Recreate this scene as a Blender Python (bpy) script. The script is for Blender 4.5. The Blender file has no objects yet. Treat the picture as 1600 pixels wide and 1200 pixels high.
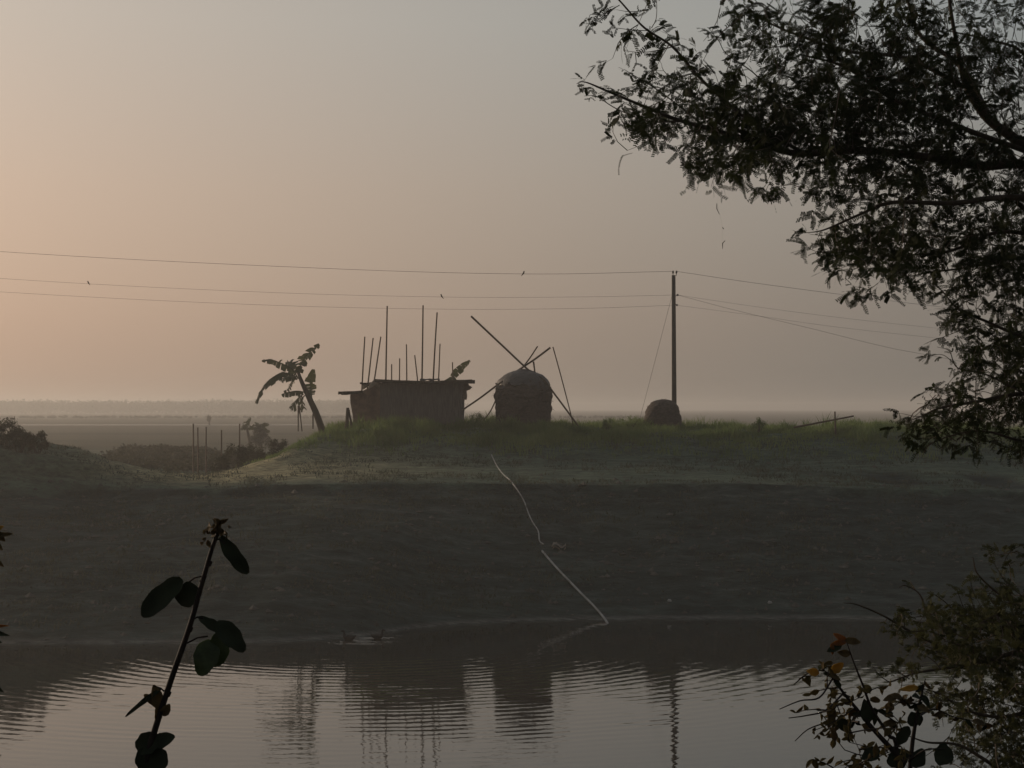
import bpy, math, random
import numpy as np
from mathutils import Vector, Matrix, Euler
random.seed(7); rng = np.random.default_rng(11)
S = bpy.context.scene; C = S.collection
R = math.radians
# ------------------------------------------------------------------ camera
F, CH, PITCH = 2800.0, 7.4, math.atan(37/2800)
cam = bpy.data.cameras.new('camera'); camo = bpy.data.objects.new('camera', cam); C.objects.link(camo)
camo.location = (0, 0, CH); camo.rotation_euler = (math.pi/2+PITCH, 0, 0)
cam.sensor_width = 36; cam.lens = F/1600*36; cam.clip_start = .05; cam.clip_end = 9000
S.camera = camo
S.render.resolution_x, S.render.resolution_y = 1024, 768
# ------------------------------------------------------------------ sky, sun, exposure
SUN_EL, SUN_AZ = R(9), R(-54)          # low sun ahead and to the left (azimuth from +Y, negative = left)
w = bpy.data.worlds.new('World'); S.world = w; w.use_nodes = True
nt = w.node_tree; nt.nodes.clear()
sky = nt.nodes.new('ShaderNodeTexSky'); sky.sky_type = 'NISHITA'; sky.sun_disc = False
sky.sun_elevation = SUN_EL; sky.sun_rotation = SUN_AZ
sky.air_density = 1.0; sky.dust_density = 5.0; sky.ozone_density = 2.0; sky.altitude = 0
hs = nt.nodes.new('ShaderNodeHueSaturation'); hs.inputs['Saturation'].default_value = .62
bg = nt.nodes.new('ShaderNodeBackground'); bg.inputs['Strength'].default_value = .12
wo = nt.nodes.new('ShaderNodeOutputWorld')
nt.links.new(sky.outputs[0], hs.inputs['Color']); tn = nt.nodes.new('ShaderNodeMix'); tn.data_type = 'RGBA'; tn.blend_type = 'MULTIPLY'; tn.inputs[0].default_value = 1; tn.inputs[7].default_value = (1.10, 1.0, .90, 1)
nt.links.new(hs.outputs[0], tn.inputs[6])
# morning haze veil over that sky: a function of height above the horizon and of bearing from the sun
BGS = .12
def wm_(op, a, b=None, c=None):
    x = nt.nodes.new('ShaderNodeMath'); x.operation = op
    for i, v in enumerate((a, b, c)):
        if v is None: continue
        if isinstance(v, (int, float)): x.inputs[i].default_value = v
        else: nt.links.new(v, x.inputs[i])
    return x.outputs[0]
tc = nt.nodes.new('ShaderNodeTexCoord'); sx3 = nt.nodes.new('ShaderNodeSeparateXYZ'); nt.links.new(tc.outputs['Generated'], sx3.inputs[0])
vr = nt.nodes.new('ShaderNodeValToRGB'); e = vr.color_ramp.elements
def lin(c): return tuple((((v/255+.055)/1.055)**2.4) for v in c)
stops = [(0, (152, 136, 122)), (.05, (159, 141, 127)), (.12, (165, 150, 137)), (.21, (165, 160, 152)), (.5, (132, 136, 138)), (1, (112, 120, 130))]
while len(e) < len(stops): e.new(.5)
for i, (p, c) in enumerate(stops): e[i].position = p; e[i].color = (*lin(c), 1)
nt.links.new(sx3.outputs[2], vr.inputs[0])
hl = wm_('SQRT', wm_('ADD', wm_('ADD', wm_('MULTIPLY', sx3.outputs[0], sx3.outputs[0]), wm_('MULTIPLY', sx3.outputs[1], sx3.outputs[1])), 1e-4))
cs = wm_('DIVIDE', wm_('ADD', wm_('MULTIPLY', sx3.outputs[0], math.sin(SUN_AZ)), wm_('MULTIPLY', sx3.outputs[1], math.cos(SUN_AZ))), hl)
cs = wm_('MULTIPLY', wm_('SUBTRACT', cs, math.cos(SUN_AZ)), wm_('SUBTRACT', 1, wm_('MULTIPLY', wm_('MINIMUM', wm_('MAXIMUM', sx3.outputs[2], 0), .9), 1.1)))
cb = nt.nodes.new('ShaderNodeCombineXYZ')
for i, k in enumerate((2.1, 1.4, .95)): nt.links.new(wm_('MULTIPLY', wm_('MAXIMUM', wm_('MINIMUM', wm_('EXPONENT', wm_('MULTIPLY', cs, k)), 2.6), .55), 1/BGS), cb.inputs[i])
vm = nt.nodes.new('ShaderNodeVectorMath'); vm.operation = 'MULTIPLY'; nt.links.new(vr.outputs[0], vm.inputs[0]); nt.links.new(cb.outputs[0], vm.inputs[1])
fx = nt.nodes.new('ShaderNodeMix'); fx.data_type = 'RGBA'; fx.inputs[0].default_value = .78
nt.links.new(tn.outputs[2], fx.inputs[6]); nt.links.new(vm.outputs[0], fx.inputs[7]); nt.links.new(fx.outputs[2], bg.inputs[0]); nt.links.new(bg.outputs[0], wo.inputs[0])
sl = bpy.data.lights.new('sun', 'SUN'); sl.energy = 2.0; sl.angle = R(3); sl.color = (1, .78, .56)
so = bpy.data.objects.new('sun', sl); C.objects.link(so)
sdir = Vector((math.sin(SUN_AZ)*math.cos(SUN_EL), math.cos(SUN_AZ)*math.cos(SUN_EL), math.sin(SUN_EL)))
so.rotation_euler = sdir.to_track_quat('Z', 'Y').to_euler(); so.location = (-60, 80, 60)
S.view_settings.view_transform = 'Standard'; S.view_settings.look = 'None'
S.view_settings.exposure = 0.12; S.view_settings.gamma = 1
S.cycles.max_bounces = 6; S.cycles.volume_bounces = 1; S.cycles.use_denoising = True
S.cycles.transparent_max_bounces = 8

# ------------------------------------------------------------------ helpers
cp, sp = math.cos(PITCH), math.sin(PITCH)
def ray(px, py):
    u, v = (px-800)/F, (600-py)/F
    return Vector((u, cp - v*sp, sp + v*cp))
def P(px, py, Y):
    d = ray(px, py); return Vector((0, 0, CH)) + d*(Y/d.y)
def tag(o, label=None, cat=None, group=None, kind=None):
    if label: o['label'] = label
    if cat: o['category'] = cat
    if group: o['group'] = group
    if kind: o['kind'] = kind
    return o
def empty(name, loc, label, cat, group=None):
    o = bpy.data.objects.new(name, None); C.objects.link(o); o.location = loc; o.empty_display_size = .2
    return tag(o, label, cat, group)
def mesh_np(name, V, Fc, mat, parent=None, smooth=False):
    """V (n,3) world coords, Fc (m,k) indices"""
    V = np.asarray(V, dtype=np.float64).reshape(-1, 3)
    if parent is not None: V = V - np.array(parent_origin(parent))
    Fc = np.asarray(Fc, dtype=np.int32); k = Fc.shape[1]
    me = bpy.data.meshes.new(name); me.vertices.add(len(V)); me.vertices.foreach_set('co', V.astype(np.float32).ravel())
    me.loops.add(Fc.size); me.loops.foreach_set('vertex_index', Fc.ravel())
    me.polygons.add(len(Fc)); me.polygons.foreach_set('loop_start', np.arange(0, Fc.size, k, dtype=np.int32))
    me.polygons.foreach_set('use_smooth', np.full(len(Fc), smooth)); me.update(calc_edges=True); me.validate()
    o = bpy.data.objects.new(name, me); C.objects.link(o); me.materials.append(mat)
    if parent is not None: o.parent = parent
    return o
def parent_origin(p):
    o = Vector((0, 0, 0))
    while p is not None: o += p.location; p = p.parent
    return o
class MB:
    def __init__(s): s.v = []; s.f = []; s.sm = []
    def add(s, vs, fs, sm=False):
        b = len(s.v); s.v += [tuple(v) for v in vs]
        for f in fs: s.f.append(tuple(b+i for i in f)); s.sm.append(sm)
    def tube(s, pts, rad, n=6, cap=True, flat=1.0):
        pts = [Vector(p) for p in pts]; m = len(pts)
        if not hasattr(rad, '__len__'): rad = [rad]*m
        t0 = (pts[1]-pts[0]).normalized()
        a = Vector((0, 0, 1)) if abs(t0.z) < .8 else Vector((1, 0, 0))
        u = t0.cross(a).normalized(); vs = []
        for i, p in enumerate(pts):
            t = (pts[min(i+1, m-1)]-pts[max(i-1, 0)]).normalized()
            u = (u - t*u.dot(t)).normalized(); w_ = t.cross(u)
            for k in range(n):
                an = 2*math.pi*k/n; vs.append(p+(u*math.cos(an)+w_*math.sin(an)*flat)*rad[i])
        fs = [(i*n+k, i*n+(k+1) % n, (i+1)*n+(k+1) % n, (i+1)*n+k) for i in range(m-1) for k in range(n)]
        s.add(vs, fs, n > 4)
        if cap: s.add(vs[:n], [tuple(range(n-1, -1, -1))]); s.add(vs[-n:], [tuple(range(n))])
    def box(s, c, sx, sy, sz, rz=0, jit=0):
        vs = []
        for i in range(8):
            x = (i & 1)-.5; y = ((i >> 1) & 1)-.5; z = ((i >> 2) & 1)-.5
            p = Vector((x*sx, y*sy, z*sz)); p.rotate(Euler((0, 0, rz)))
            if jit: p += Vector([random.uniform(-jit, jit) for _ in range(3)])
            vs.append(Vector(c)+p)
        s.add(vs, [(0, 2, 3, 1), (4, 5, 7, 6), (0, 1, 5, 4), (2, 6, 7, 3), (0, 4, 6, 2), (1, 3, 7, 5)])
    def build(s, name, mat, parent=None, off=None):
        o0 = parent_origin(parent) if parent else Vector((0, 0, 0))
        me = bpy.data.meshes.new(name); me.from_pydata([(v[0]-o0.x, v[1]-o0.y, v[2]-o0.z) for v in s.v], [], s.f)
        me.polygons.foreach_set('use_smooth', s.sm); me.update()
        o = bpy.data.objects.new(name, me); C.objects.link(o); me.materials.append(mat)
        if parent: o.parent = parent
        return o
def spline(pts, n=8):
    """Catmull-Rom through points"""
    p = [Vector(q) for q in pts]
    if len(p) < 3: return [p[0].lerp(p[-1], i/n) for i in range(n+1)]
    p = [p[0]*2-p[1]]+p+[p[-1]*2-p[-2]]; out = []
    for i in range(1, len(p)-2):
        a, b, c, d = p[i-1:i+3]
        for k in range(n):
            t = k/n
            out.append(.5*((2*b)+(c-a)*t+(2*a-5*b+4*c-d)*t*t+(3*b-a-3*c+d)*t**3))
    out.append(p[-2]); return out
def vnoise(x, y, seed=0):
    x = np.asarray(x, float); y = np.asarray(y, float)
    xi = np.floor(x).astype(np.int64); yi = np.floor(y).astype(np.int64); fx = x-xi; fy = y-yi
    fx = fx*fx*(3-2*fx); fy = fy*fy*(3-2*fy)
    def h(a, b):
        n = (a*374761393 + b*668265263 + seed*974634777) & 0x7fffffff
        n = ((n ^ (n >> 13))*1274126177) & 0x7fffffff
        return ((n ^ (n >> 16)) & 0xffff)/65535.0
    return (h(xi, yi)*(1-fx)+h(xi+1, yi)*fx)*(1-fy)+(h(xi, yi+1)*(1-fx)+h(xi+1, yi+1)*fx)*fy
def fbm(x, y, o=4, seed=0):
    s = 0; a = .5
    for i in range(o): s = s+a*(vnoise(x*2**i, y*2**i, seed+i)-.5); a *= .5
    return s

# ------------------------------------------------------------------ materials
def mat(name, build):
    m = bpy.data.materials.new(name); m.use_nodes = True; n = m.node_tree; n.nodes.clear()
    out = n.nodes.new('ShaderNodeOutputMaterial'); build(n, out); return m
def N(n, t, **kw):
    x = n.nodes.new(t)
    for k, v in kw.items():
        if k in x.inputs: x.inputs[k].default_value = v
        else: setattr(x, k, v)
    return x
def L(n, a, b): n.links.new(a, b)
def mth(n, op, a, b=None, c=None):
    x = n.nodes.new('ShaderNodeMath'); x.operation = op
    for i, v in enumerate((a, b, c)):
        if v is None: continue
        if isinstance(v, (int, float)): x.inputs[i].default_value = v
        else: n.links.new(v, x.inputs[i])
    return x.outputs[0]
def ramp(n, fac, stops):
    r = n.nodes.new('ShaderNodeValToRGB'); e = r.color_ramp.elements
    while len(e) < len(stops): e.new(.5)
    for i, (p, c) in enumerate(stops):
        e[i].position = p; e[i].color = (*c, 1) if len(c) == 3 else c
    n.links.new(fac, r.inputs[0]); return r.outputs[0]
def noise(n, vec, scale, detail=4, rough=.6, sc=(1, 1, 1)):
    mp = N(n, 'ShaderNodeMapping'); mp.inputs['Scale'].default_value = sc; L(n, vec, mp.inputs[0])
    t = N(n, 'ShaderNodeTexNoise'); t.inputs['Scale'].default_value = scale; t.inputs['Detail'].default_value = detail
    t.inputs['Roughness'].default_value = rough; L(n, mp.outputs[0], t.inputs['Vector']); return t.outputs['Fac']
def simple(name, c1, c2, scale=3, rough=.85, sc=(1, 1, 1), bump=0, spec=.3):
    def b(n, out):
        g = N(n, 'ShaderNodeNewGeometry'); f = noise(n, g.outputs['Position'], scale, 5, .6, sc)
        c = ramp(n, f, [(.3, c1), (.7, c2)])
        p = N(n, 'ShaderNodeBsdfPrincipled'); p.inputs['Roughness'].default_value = rough
        p.inputs['Specular IOR Level'].default_value = spec
        L(n, c, p.inputs['Base Color'])
        if bump:
            bn = N(n, 'ShaderNodeBump'); bn.inputs['Strength'].default_value = 1; bn.inputs['Distance'].default_value = bump
            L(n, f, bn.inputs['Height']); L(n, bn.outputs[0], p.inputs['Normal'])
        L(n, p.outputs[0], out.inputs[0])
    return mat(name, b)
def leafmat(name, c1, c2, scale=6, trans=.4, rough=.55, spec=.3):
    def b(n, out):
        g = N(n, 'ShaderNodeNewGeometry'); f = noise(n, g.outputs['Position'], scale, 3)
        c = ramp(n, f, [(.35, c1), (.65, c2)])
        p = N(n, 'ShaderNodeBsdfPrincipled'); p.inputs['Roughness'].default_value = rough; p.inputs['Specular IOR Level'].default_value = spec
        t = N(n, 'ShaderNodeBsdfTranslucent'); mx = N(n, 'ShaderNodeMixShader'); mx.inputs[0].default_value = trans
        L(n, c, p.inputs['Base Color']); L(n, c, t.inputs[0]); L(n, p.outputs[0], mx.inputs[1]); L(n, t.outputs[0], mx.inputs[2]); L(n, mx.outputs[0], out.inputs[0])
    return mat(name, b)
M = {}
M['bark'] = simple('bark', (.03, .022, .016), (.06, .045, .03), 40, .9, bump=.003)
M['bamboo'] = simple('bamboo', (.05, .03, .018), (.10, .065, .04), 6, .7, (1, 1, .3))
M['concrete'] = simple('concrete', (.06, .05, .042), (.09, .075, .06), 3)
M['metal'] = simple('dark_metal', (.03, .03, .03), (.05, .05, .05), 3, .5)
M['wire'] = simple('wire', (.05, .05, .05), (.06, .06, .06), 1, .6)
M['straw'] = simple('straw', (.042, .032, .027), (.095, .072, .058), 7, .95, (1, 1, 1.6), .05)
M['tarp'] = simple('tarp', (.03, .025, .022), (.062, .052, .047), 4, .55, bump=.05, spec=.45)
M['jute'] = simple('jute_stick_wall', (.06, .054, .048), (.145, .125, .11), 7, .95, (3, 3, .25), .02)
M['mudwall'] = simple('mud_wall', (.12, .075, .055), (.25, .165, .12), 3, .95, (1, 1, 1), .02)
M['thatch'] = simple('thatch', (.03, .022, .016), (.06, .045, .03), 8, .95, (1, 1, 3), .03)
M['cloth'] = leafmat('pale_cloth', (.16, .13, .10), (.30, .26, .21), 3, .45)
M['pipe'] = simple('white_pipe', (.11, .11, .10), (.30, .30, .28), 1.6, .5)
M['feather'] = simple('feather', (.010, .009, .008), (.025, .022, .018), 12, .8)
M['stone'] = simple('pale_stone', (.25, .25, .23), (.4, .4, .38), 9, .8)
M['acacia'] = leafmat('acacia_leaf', (.009, .013, .004), (.024, .030, .010), 5, .35, .8, .1)
M['shrub'] = leafmat('shrub_leaf', (.02, .022, .010), (.05, .048, .024), 1.2, .3, .8)
M['far'] = leafmat('distant_foliage', (.03, .034, .02), (.05, .05, .03), .05, .2, .9)
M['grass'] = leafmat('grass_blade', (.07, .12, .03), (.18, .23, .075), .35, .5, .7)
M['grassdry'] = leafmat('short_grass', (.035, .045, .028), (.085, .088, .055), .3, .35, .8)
M['banana'] = leafmat('banana_leaf', (.035, .045, .018), (.07, .075, .03), 1.5, .35, .5)
M['btrunk'] = simple('banana_trunk', (.04, .03, .022), (.07, .055, .038), 5)
M['broad'] = leafmat('broad_leaf', (.012, .016, .008), (.02, .026, .012), 30, .12, .7, .15)
M['broadgreen'] = leafmat('green_leaf', (.028, .045, .012), (.06, .085, .028), 60, .6, .4, .5)
M['brownleaf'] = leafmat('brown_leaf', (.05, .034, .014), (.12, .082, .03), 50, .5, .7)
M['yellowleaf'] = leafmat('yellow_leaf', (.22, .13, .02), (.34, .22, .04), 50, .6, .6)
M['orangeleaf'] = leafmat('rusty_leaf', (.14, .06, .018), (.23, .10, .025), 50, .6, .6)
M['olive'] = leafmat('olive_brown_leaf', (.06, .045, .018), (.14, .11, .045), 14, .5, .8, .1)
M['bushleaf'] = leafmat('bush_leaf', (.018, .022, .010), (.055, .056, .024), 3, .4, .8, .1)
M['stem'] = simple('stem', (.008, .006, .005), (.02, .014, .011), 60, .75, spec=.15)
M['silk'] = simple('silk', (.2, .2, .18), (.3, .3, .28), 5, .5)

# ------------------------------------------------------------------ terrain
PLAIN = 3.5
def lay(px, Y): return (px-800)/F*Y
_sh = [(-3000, 1007), (0, 1007), (380, 1006), (480, 1001), (560, 996), (640, 984), (720, 976), (850, 970), (1000, 968), (1400, 968), (3600, 968)]
shX, shY = [], []
for px, py in _sh:
    Y = -CH/(ray(px, py).z)*ray(px, py).y; shX.append(lay(px, Y)); shY.append(Y)
_cr = [(-3000, 670, 82), (-500, 672, 80), (-60, 688, 80), (0, 694, 80), (80, 706, 80), (150, 718, 80.5), (220, 734, 82), (300, 743, 84), (350, 737, 85),
       (430, 714, 87), (465, 696, 89), (500, 680, 91), (560, 672, 92), (700, 673, 92), (780, 673, 92), (900, 674, 92), (1000, 673, 92), (1250, 677, 92), (1450, 678, 92), (1600, 681, 92), (4000, 681, 92)]
crX = [lay(a, c) for a, b, c in _cr]; crY = [c for a, b, c in _cr]; crZ = [P(a, b, c).z for a, b, c in _cr]
_ed = [(-3000, 768), (0, 768), (200, 772), (350, 762), (480, 757), (800, 757), (1200, 758), (1400, 764), (1600, 768), (4000, 768)]
edX = [lay(a, 77.5) for a, b in _ed]; edZ = [P(a, b, 77.5).z for a, b in _ed]
_tb = [(-3000, 726, 79), (0, 726, 79), (200, 745, 79.5), (300, 749, 81), (430, 728, 84), (520, 716, 87), (800, 716, 87.5), (1600, 722, 87.5), (4000, 722, 87.5)]
tbX = [lay(a, c) for a, b, c in _tb]; tbY = [c for a, b, c in _tb]; tbZ = [P(a, b, c).z for a, b, c in _tb]
def height(X, Y, detail=True):
    X = np.asarray(X, float); Y = np.asarray(Y, float); X, Y = np.broadcast_arrays(X, Y)
    wob = fbm(X*.12, X*0+3.3, 3, 5)*1.2+fbm(X*.9, X*0+8.1, 3, 15)*1.1
    ys = np.interp(X, shX, shY)+fbm(X*.8, X*0, 3, 2)*.7; yc = np.interp(X, crX, crY); zc = np.interp(X, crX, crZ)
    ye = 77.5+wob+np.where(X < -14, -1., 0)*0; ze = np.interp(X, edX, edZ); yb = np.interp(X, tbX, tbY); zb = np.interp(X, tbX, tbZ)
    hi = np.clip((zc-5)/1.2, 0, 1)
    plate = 9*hi+1.0; fall = 14+8*hi
    K = [(-1e5, 5.9), (4.5, 5.9), (9, 4.4), (21, 0), (30, -1.5), (ys-7, -1.5), (ys, 0), (ys+.7, .16), (ys+9, ze*.52), (ye-.2, ze-.28), (ye, ze), (yb, zb), (yc-1.2, zb+(zc-zb)*.78), (yc, zc), (yc+plate, zc+.06*hi), (yc+plate+fall*.5, PLAIN+(zc-PLAIN)*.4), (yc+plate+fall, PLAIN), (1e5, PLAIN)]
    Z = np.full(X.shape, 5.9)
    for (ya, za), (yb_, zb_) in zip(K[:-1], K[1:]):
        ya = np.broadcast_to(ya, X.shape); yb_ = np.broadcast_to(yb_, X.shape); za = np.broadcast_to(za, X.shape); zb_ = np.broadcast_to(zb_, X.shape)
        m = (Y >= ya) & (Y <= yb_); t = (Y-ya)/np.maximum(yb_-ya, 1e-6); Z = np.where(m, za+(zb_-za)*t, Z)
    if detail:
        k = np.clip((Y-ys-.3)/3, 0, 1)*np.clip((130-Y)/20, 0.15, 1)+np.where(Y < 20, .5, 0)
        k = k*np.where((Y > ye-.3) & (Y < yb), .4, 1)
        Z = Z+k*(fbm(X*.25, Y*.4, 4, 9)*.45+fbm(X*1.6, Y*2.2, 3, 21)*.22)
        for (hx, hy, hr) in ((lay(1405, 81), 81.6, 1.3), (lay(1560, 81), 80.8, 1.2)):   # shallow hollows on the terrace
            Z = Z-.3*np.exp(-(((X-hx)/hr)**2+((Y-hy)/1.8)**2))
    return Z
def gz(X, Y): return float(height(np.array([X]), np.array([Y]))[0])
def hit(px, py, y0=50, y1=140):
    d = ray(px, py); Ys = np.arange(y0, y1, .05); Xs = d.x/d.y*Ys; Zs = CH+d.z/d.y*Ys
    h = height(Xs, Ys); i = int(np.argmax(Zs <= h)); return Vector((Xs[i], Ys[i], h[i]))
def geo(a, b, s, g=1.35):
    out = []; x = a; st = s
    while (x < b) if b > a else (x > b): out.append(x); x += st if b > a else -st; st *= g
    out.append(b); return out
xs = np.array(sorted(set(np.round(geo(-31, -2900, .4)+list(np.arange(-31, 33, .22))+geo(33, 2900, .4), 3))))
ys_ = np.array(sorted(set(np.round(geo(20, -40, .6, 1.1)+list(np.arange(20, 53, .9))+list(np.arange(53, 104, .2))+geo(104, 2900, .3, 1.06), 3))))
GX, GY = np.meshgrid(xs, ys_); GZ = height(GX, GY); nx, ny = len(xs), len(ys_)
I = np.arange(nx*ny).reshape(ny, nx)
quads = np.stack([I[:-1, :-1], I[:-1, 1:], I[1:, 1:], I[1:, :-1]], -1).reshape(-1, 4)
def m_ground(n, out):
    g = N(n, 'ShaderNodeNewGeometry'); pos = g.outputs['Position']
    at = N(n, 'ShaderNodeAttribute'); at.attribute_name = 'zone'
    sepc = N(n, 'ShaderNodeSeparateColor'); L(n, at.outputs['Color'], sepc.inputs[0])
    sx = N(n, 'ShaderNodeSeparateXYZ'); L(n, pos, sx.inputs[0])
    f1 = noise(n, pos, .9, 6, .65, (.5, 1.3, 1.3)); f2 = noise(n, pos, 6, 5, .7, (.35, 1, 1)); f3 = noise(n, pos, .25, 3)
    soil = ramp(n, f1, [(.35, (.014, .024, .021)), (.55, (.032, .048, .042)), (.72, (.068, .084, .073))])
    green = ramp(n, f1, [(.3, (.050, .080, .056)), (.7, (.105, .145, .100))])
    path = ramp(n, f2, [(.3, (.22, .19, .10)), (.7, (.44, .38, .22))])
    plain = ramp(n, noise(n, pos, .02, 5, .6, (.3, 1.6, 1)), [(.35, (.05, .048, .03)), (.5, (.085, .078, .05)), (.65, (.06, .06, .035))])
    def mix(a, b, f):
        x = n.nodes.new('ShaderNodeMix'); x.data_type = 'RGBA'; L(n, f, x.inputs[0]) if not isinstance(f, float) else None
        L(n, a, x.inputs[6]); L(n, b, x.inputs[7]); return x.outputs[2]
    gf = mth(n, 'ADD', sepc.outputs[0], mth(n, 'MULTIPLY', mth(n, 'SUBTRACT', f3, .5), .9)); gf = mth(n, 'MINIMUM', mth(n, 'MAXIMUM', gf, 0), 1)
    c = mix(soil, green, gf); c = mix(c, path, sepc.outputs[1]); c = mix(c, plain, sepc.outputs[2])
    # pale wet mud along the waterline
    mud = ramp(n, f2, [(.3, (.07, .07, .062)), (.7, (.15, .15, .135))])
    z = mth(n, 'ADD', sx.outputs[2], mth(n, 'MULTIPLY', mth(n, 'SUBTRACT', f2, .5), .12))
    mk = mth(n, 'MULTIPLY', mth(n, 'SUBTRACT', 1, mth(n, 'MINIMUM', mth(n, 'MULTIPLY', mth(n, 'ABSOLUTE', mth(n, 'SUBTRACT', z, .05)), 12), 1)), .8)
    c = mix(c, mud, mk)
    # streaks of dry stalks and fine speckle
    c2 = N(n, 'ShaderNodeHueSaturation'); L(n, c, c2.inputs['Color'])
    L(n, mth(n, 'MAXIMUM', .35, mth(n, 'ADD', -1.1, mth(n, 'MULTIPLY', mth(n, 'ADD', f2, noise(n, pos, 1.8, 6, .75, (.3, 1.2, 1.2))), 2.1))), c2.inputs['Value'])
    p = N(n, 'ShaderNodeBsdfPrincipled'); p.inputs['Roughness'].default_value = .95; p.inputs['Specular IOR Level'].default_value = .15
    L(n, c2.outputs[0], p.inputs['Base Color'])
    bn = N(n, 'ShaderNodeBump'); bn.inputs['Distance'].default_value = .25; L(n, mth(n, 'ADD', f2, f1), bn.inputs['Height']); L(n, bn.outputs[0], p.inputs['Normal'])
    L(n, p.outputs[0], out.inputs[0])
M['ground'] = mat('ground', m_ground)
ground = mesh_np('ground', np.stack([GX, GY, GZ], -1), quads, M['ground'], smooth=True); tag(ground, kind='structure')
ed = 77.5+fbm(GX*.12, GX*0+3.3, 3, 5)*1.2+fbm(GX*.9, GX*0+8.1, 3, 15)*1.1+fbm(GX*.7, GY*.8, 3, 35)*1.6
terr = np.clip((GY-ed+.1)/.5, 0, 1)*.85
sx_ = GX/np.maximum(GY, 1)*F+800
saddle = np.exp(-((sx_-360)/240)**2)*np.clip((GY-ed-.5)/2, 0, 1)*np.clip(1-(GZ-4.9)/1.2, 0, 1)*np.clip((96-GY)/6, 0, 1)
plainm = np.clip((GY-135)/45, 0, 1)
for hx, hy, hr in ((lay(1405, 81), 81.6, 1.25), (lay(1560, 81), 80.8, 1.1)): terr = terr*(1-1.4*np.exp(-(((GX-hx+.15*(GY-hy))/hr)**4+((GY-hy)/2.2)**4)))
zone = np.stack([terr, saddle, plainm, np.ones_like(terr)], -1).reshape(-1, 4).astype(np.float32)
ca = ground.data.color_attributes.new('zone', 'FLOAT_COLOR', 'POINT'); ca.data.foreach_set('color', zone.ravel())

# ------------------------------------------------------------------ water
DX, DY = lay(572, 57.5), 57.3        # where the ducks stir the surface
def m_water(n, out):
    g = N(n, 'ShaderNodeNewGeometry'); pos = g.outputs['Position']
    sx = N(n, 'ShaderNodeSeparateXYZ'); L(n, pos, sx.inputs[0])
    dx = mth(n, 'SUBTRACT', sx.outputs[0], DX); dy = mth(n, 'SUBTRACT', sx.outputs[1], DY)
    r = mth(n, 'SQRT', mth(n, 'ADD', mth(n, 'MULTIPLY', dx, dx), mth(n, 'MULTIPLY', dy, dy)))
    wob = mth(n, 'ADD', mth(n, 'MULTIPLY', noise(n, pos, .35, 2), 5.0), mth(n, 'MULTIPLY', noise(n, pos, 1.6, 2, .5, (.5, 1, 1)), 3.0))
    ph = mth(n, 'ADD', mth(n, 'MULTIPLY', r, 2*math.pi/.52), wob)
    # the ring train: strong between 6 and 17 m from the ducks, fading beyond
    env = mth(n, 'MULTIPLY', mth(n, 'MINIMUM', mth(n, 'DIVIDE', r, 7), 1), mth(n, 'MINIMUM', mth(n, 'MAXIMUM', mth(n, 'DIVIDE', mth(n, 'SUBTRACT', 23, r), 6), 0.04), 1))
    pat = noise(n, pos, .5, 3, .6, (.5, 1.2, 1)); env = mth(n, 'MULTIPLY', env, mth(n, 'MAXIMUM', mth(n, 'MULTIPLY', mth(n, 'SUBTRACT', pat, .28), 3.2), .1))
    ring = mth(n, 'MULTIPLY', mth(n, 'SINE', ph), mth(n, 'MULTIPLY', env, .0013))
    ph2 = mth(n, 'ADD', mth(n, 'MULTIPLY', r, 2*math.pi/.21), mth(n, 'MULTIPLY', wob, 3))
    near = mth(n, 'MAXIMUM', mth(n, 'SUBTRACT', 1, mth(n, 'DIVIDE', r, 2.0)), 0)
    ring2 = mth(n, 'MULTIPLY', mth(n, 'SINE', ph2), mth(n, 'MULTIPLY', mth(n, 'MULTIPLY', near, mth(n, 'MAXIMUM', mth(n, 'SUBTRACT', noise(n, pos, 2.2, 2, .5, (.6, 1.5, 1)), .42), 0)), .045))
    fine = mth(n, 'MULTIPLY', mth(n, 'SUBTRACT', noise(n, pos, 2.6, 3, .55, (.7, 1.1, 1)), .5), .0030)
    h = mth(n, 'ADD', mth(n, 'ADD', ring, ring2), fine)
    bn = N(n, 'ShaderNodeBump'); bn.inputs['Distance'].default_value = 1; bn.inputs['Strength'].default_value = 1; L(n, h, bn.inputs['Height'])
    p = N(n, 'ShaderNodeBsdfPrincipled'); p.inputs['Base Color'].default_value = (.022, .02, .016, 1); p.inputs['Roughness'].default_value = .015; p.inputs['IOR'].default_value = 1.333
    L(n, bn.outputs[0], p.inputs['Normal']); L(n, p.outputs[0], out.inputs[0])
M['water'] = mat('water', m_water)
wm = MB(); wm.add([(-2900, 15, 0), (2900, 15, 0), (2900, 67, 0), (-2900, 67, 0)], [(0, 1, 2, 3)])
tag(wm.build('water', M['water']), kind='structure')

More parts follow.
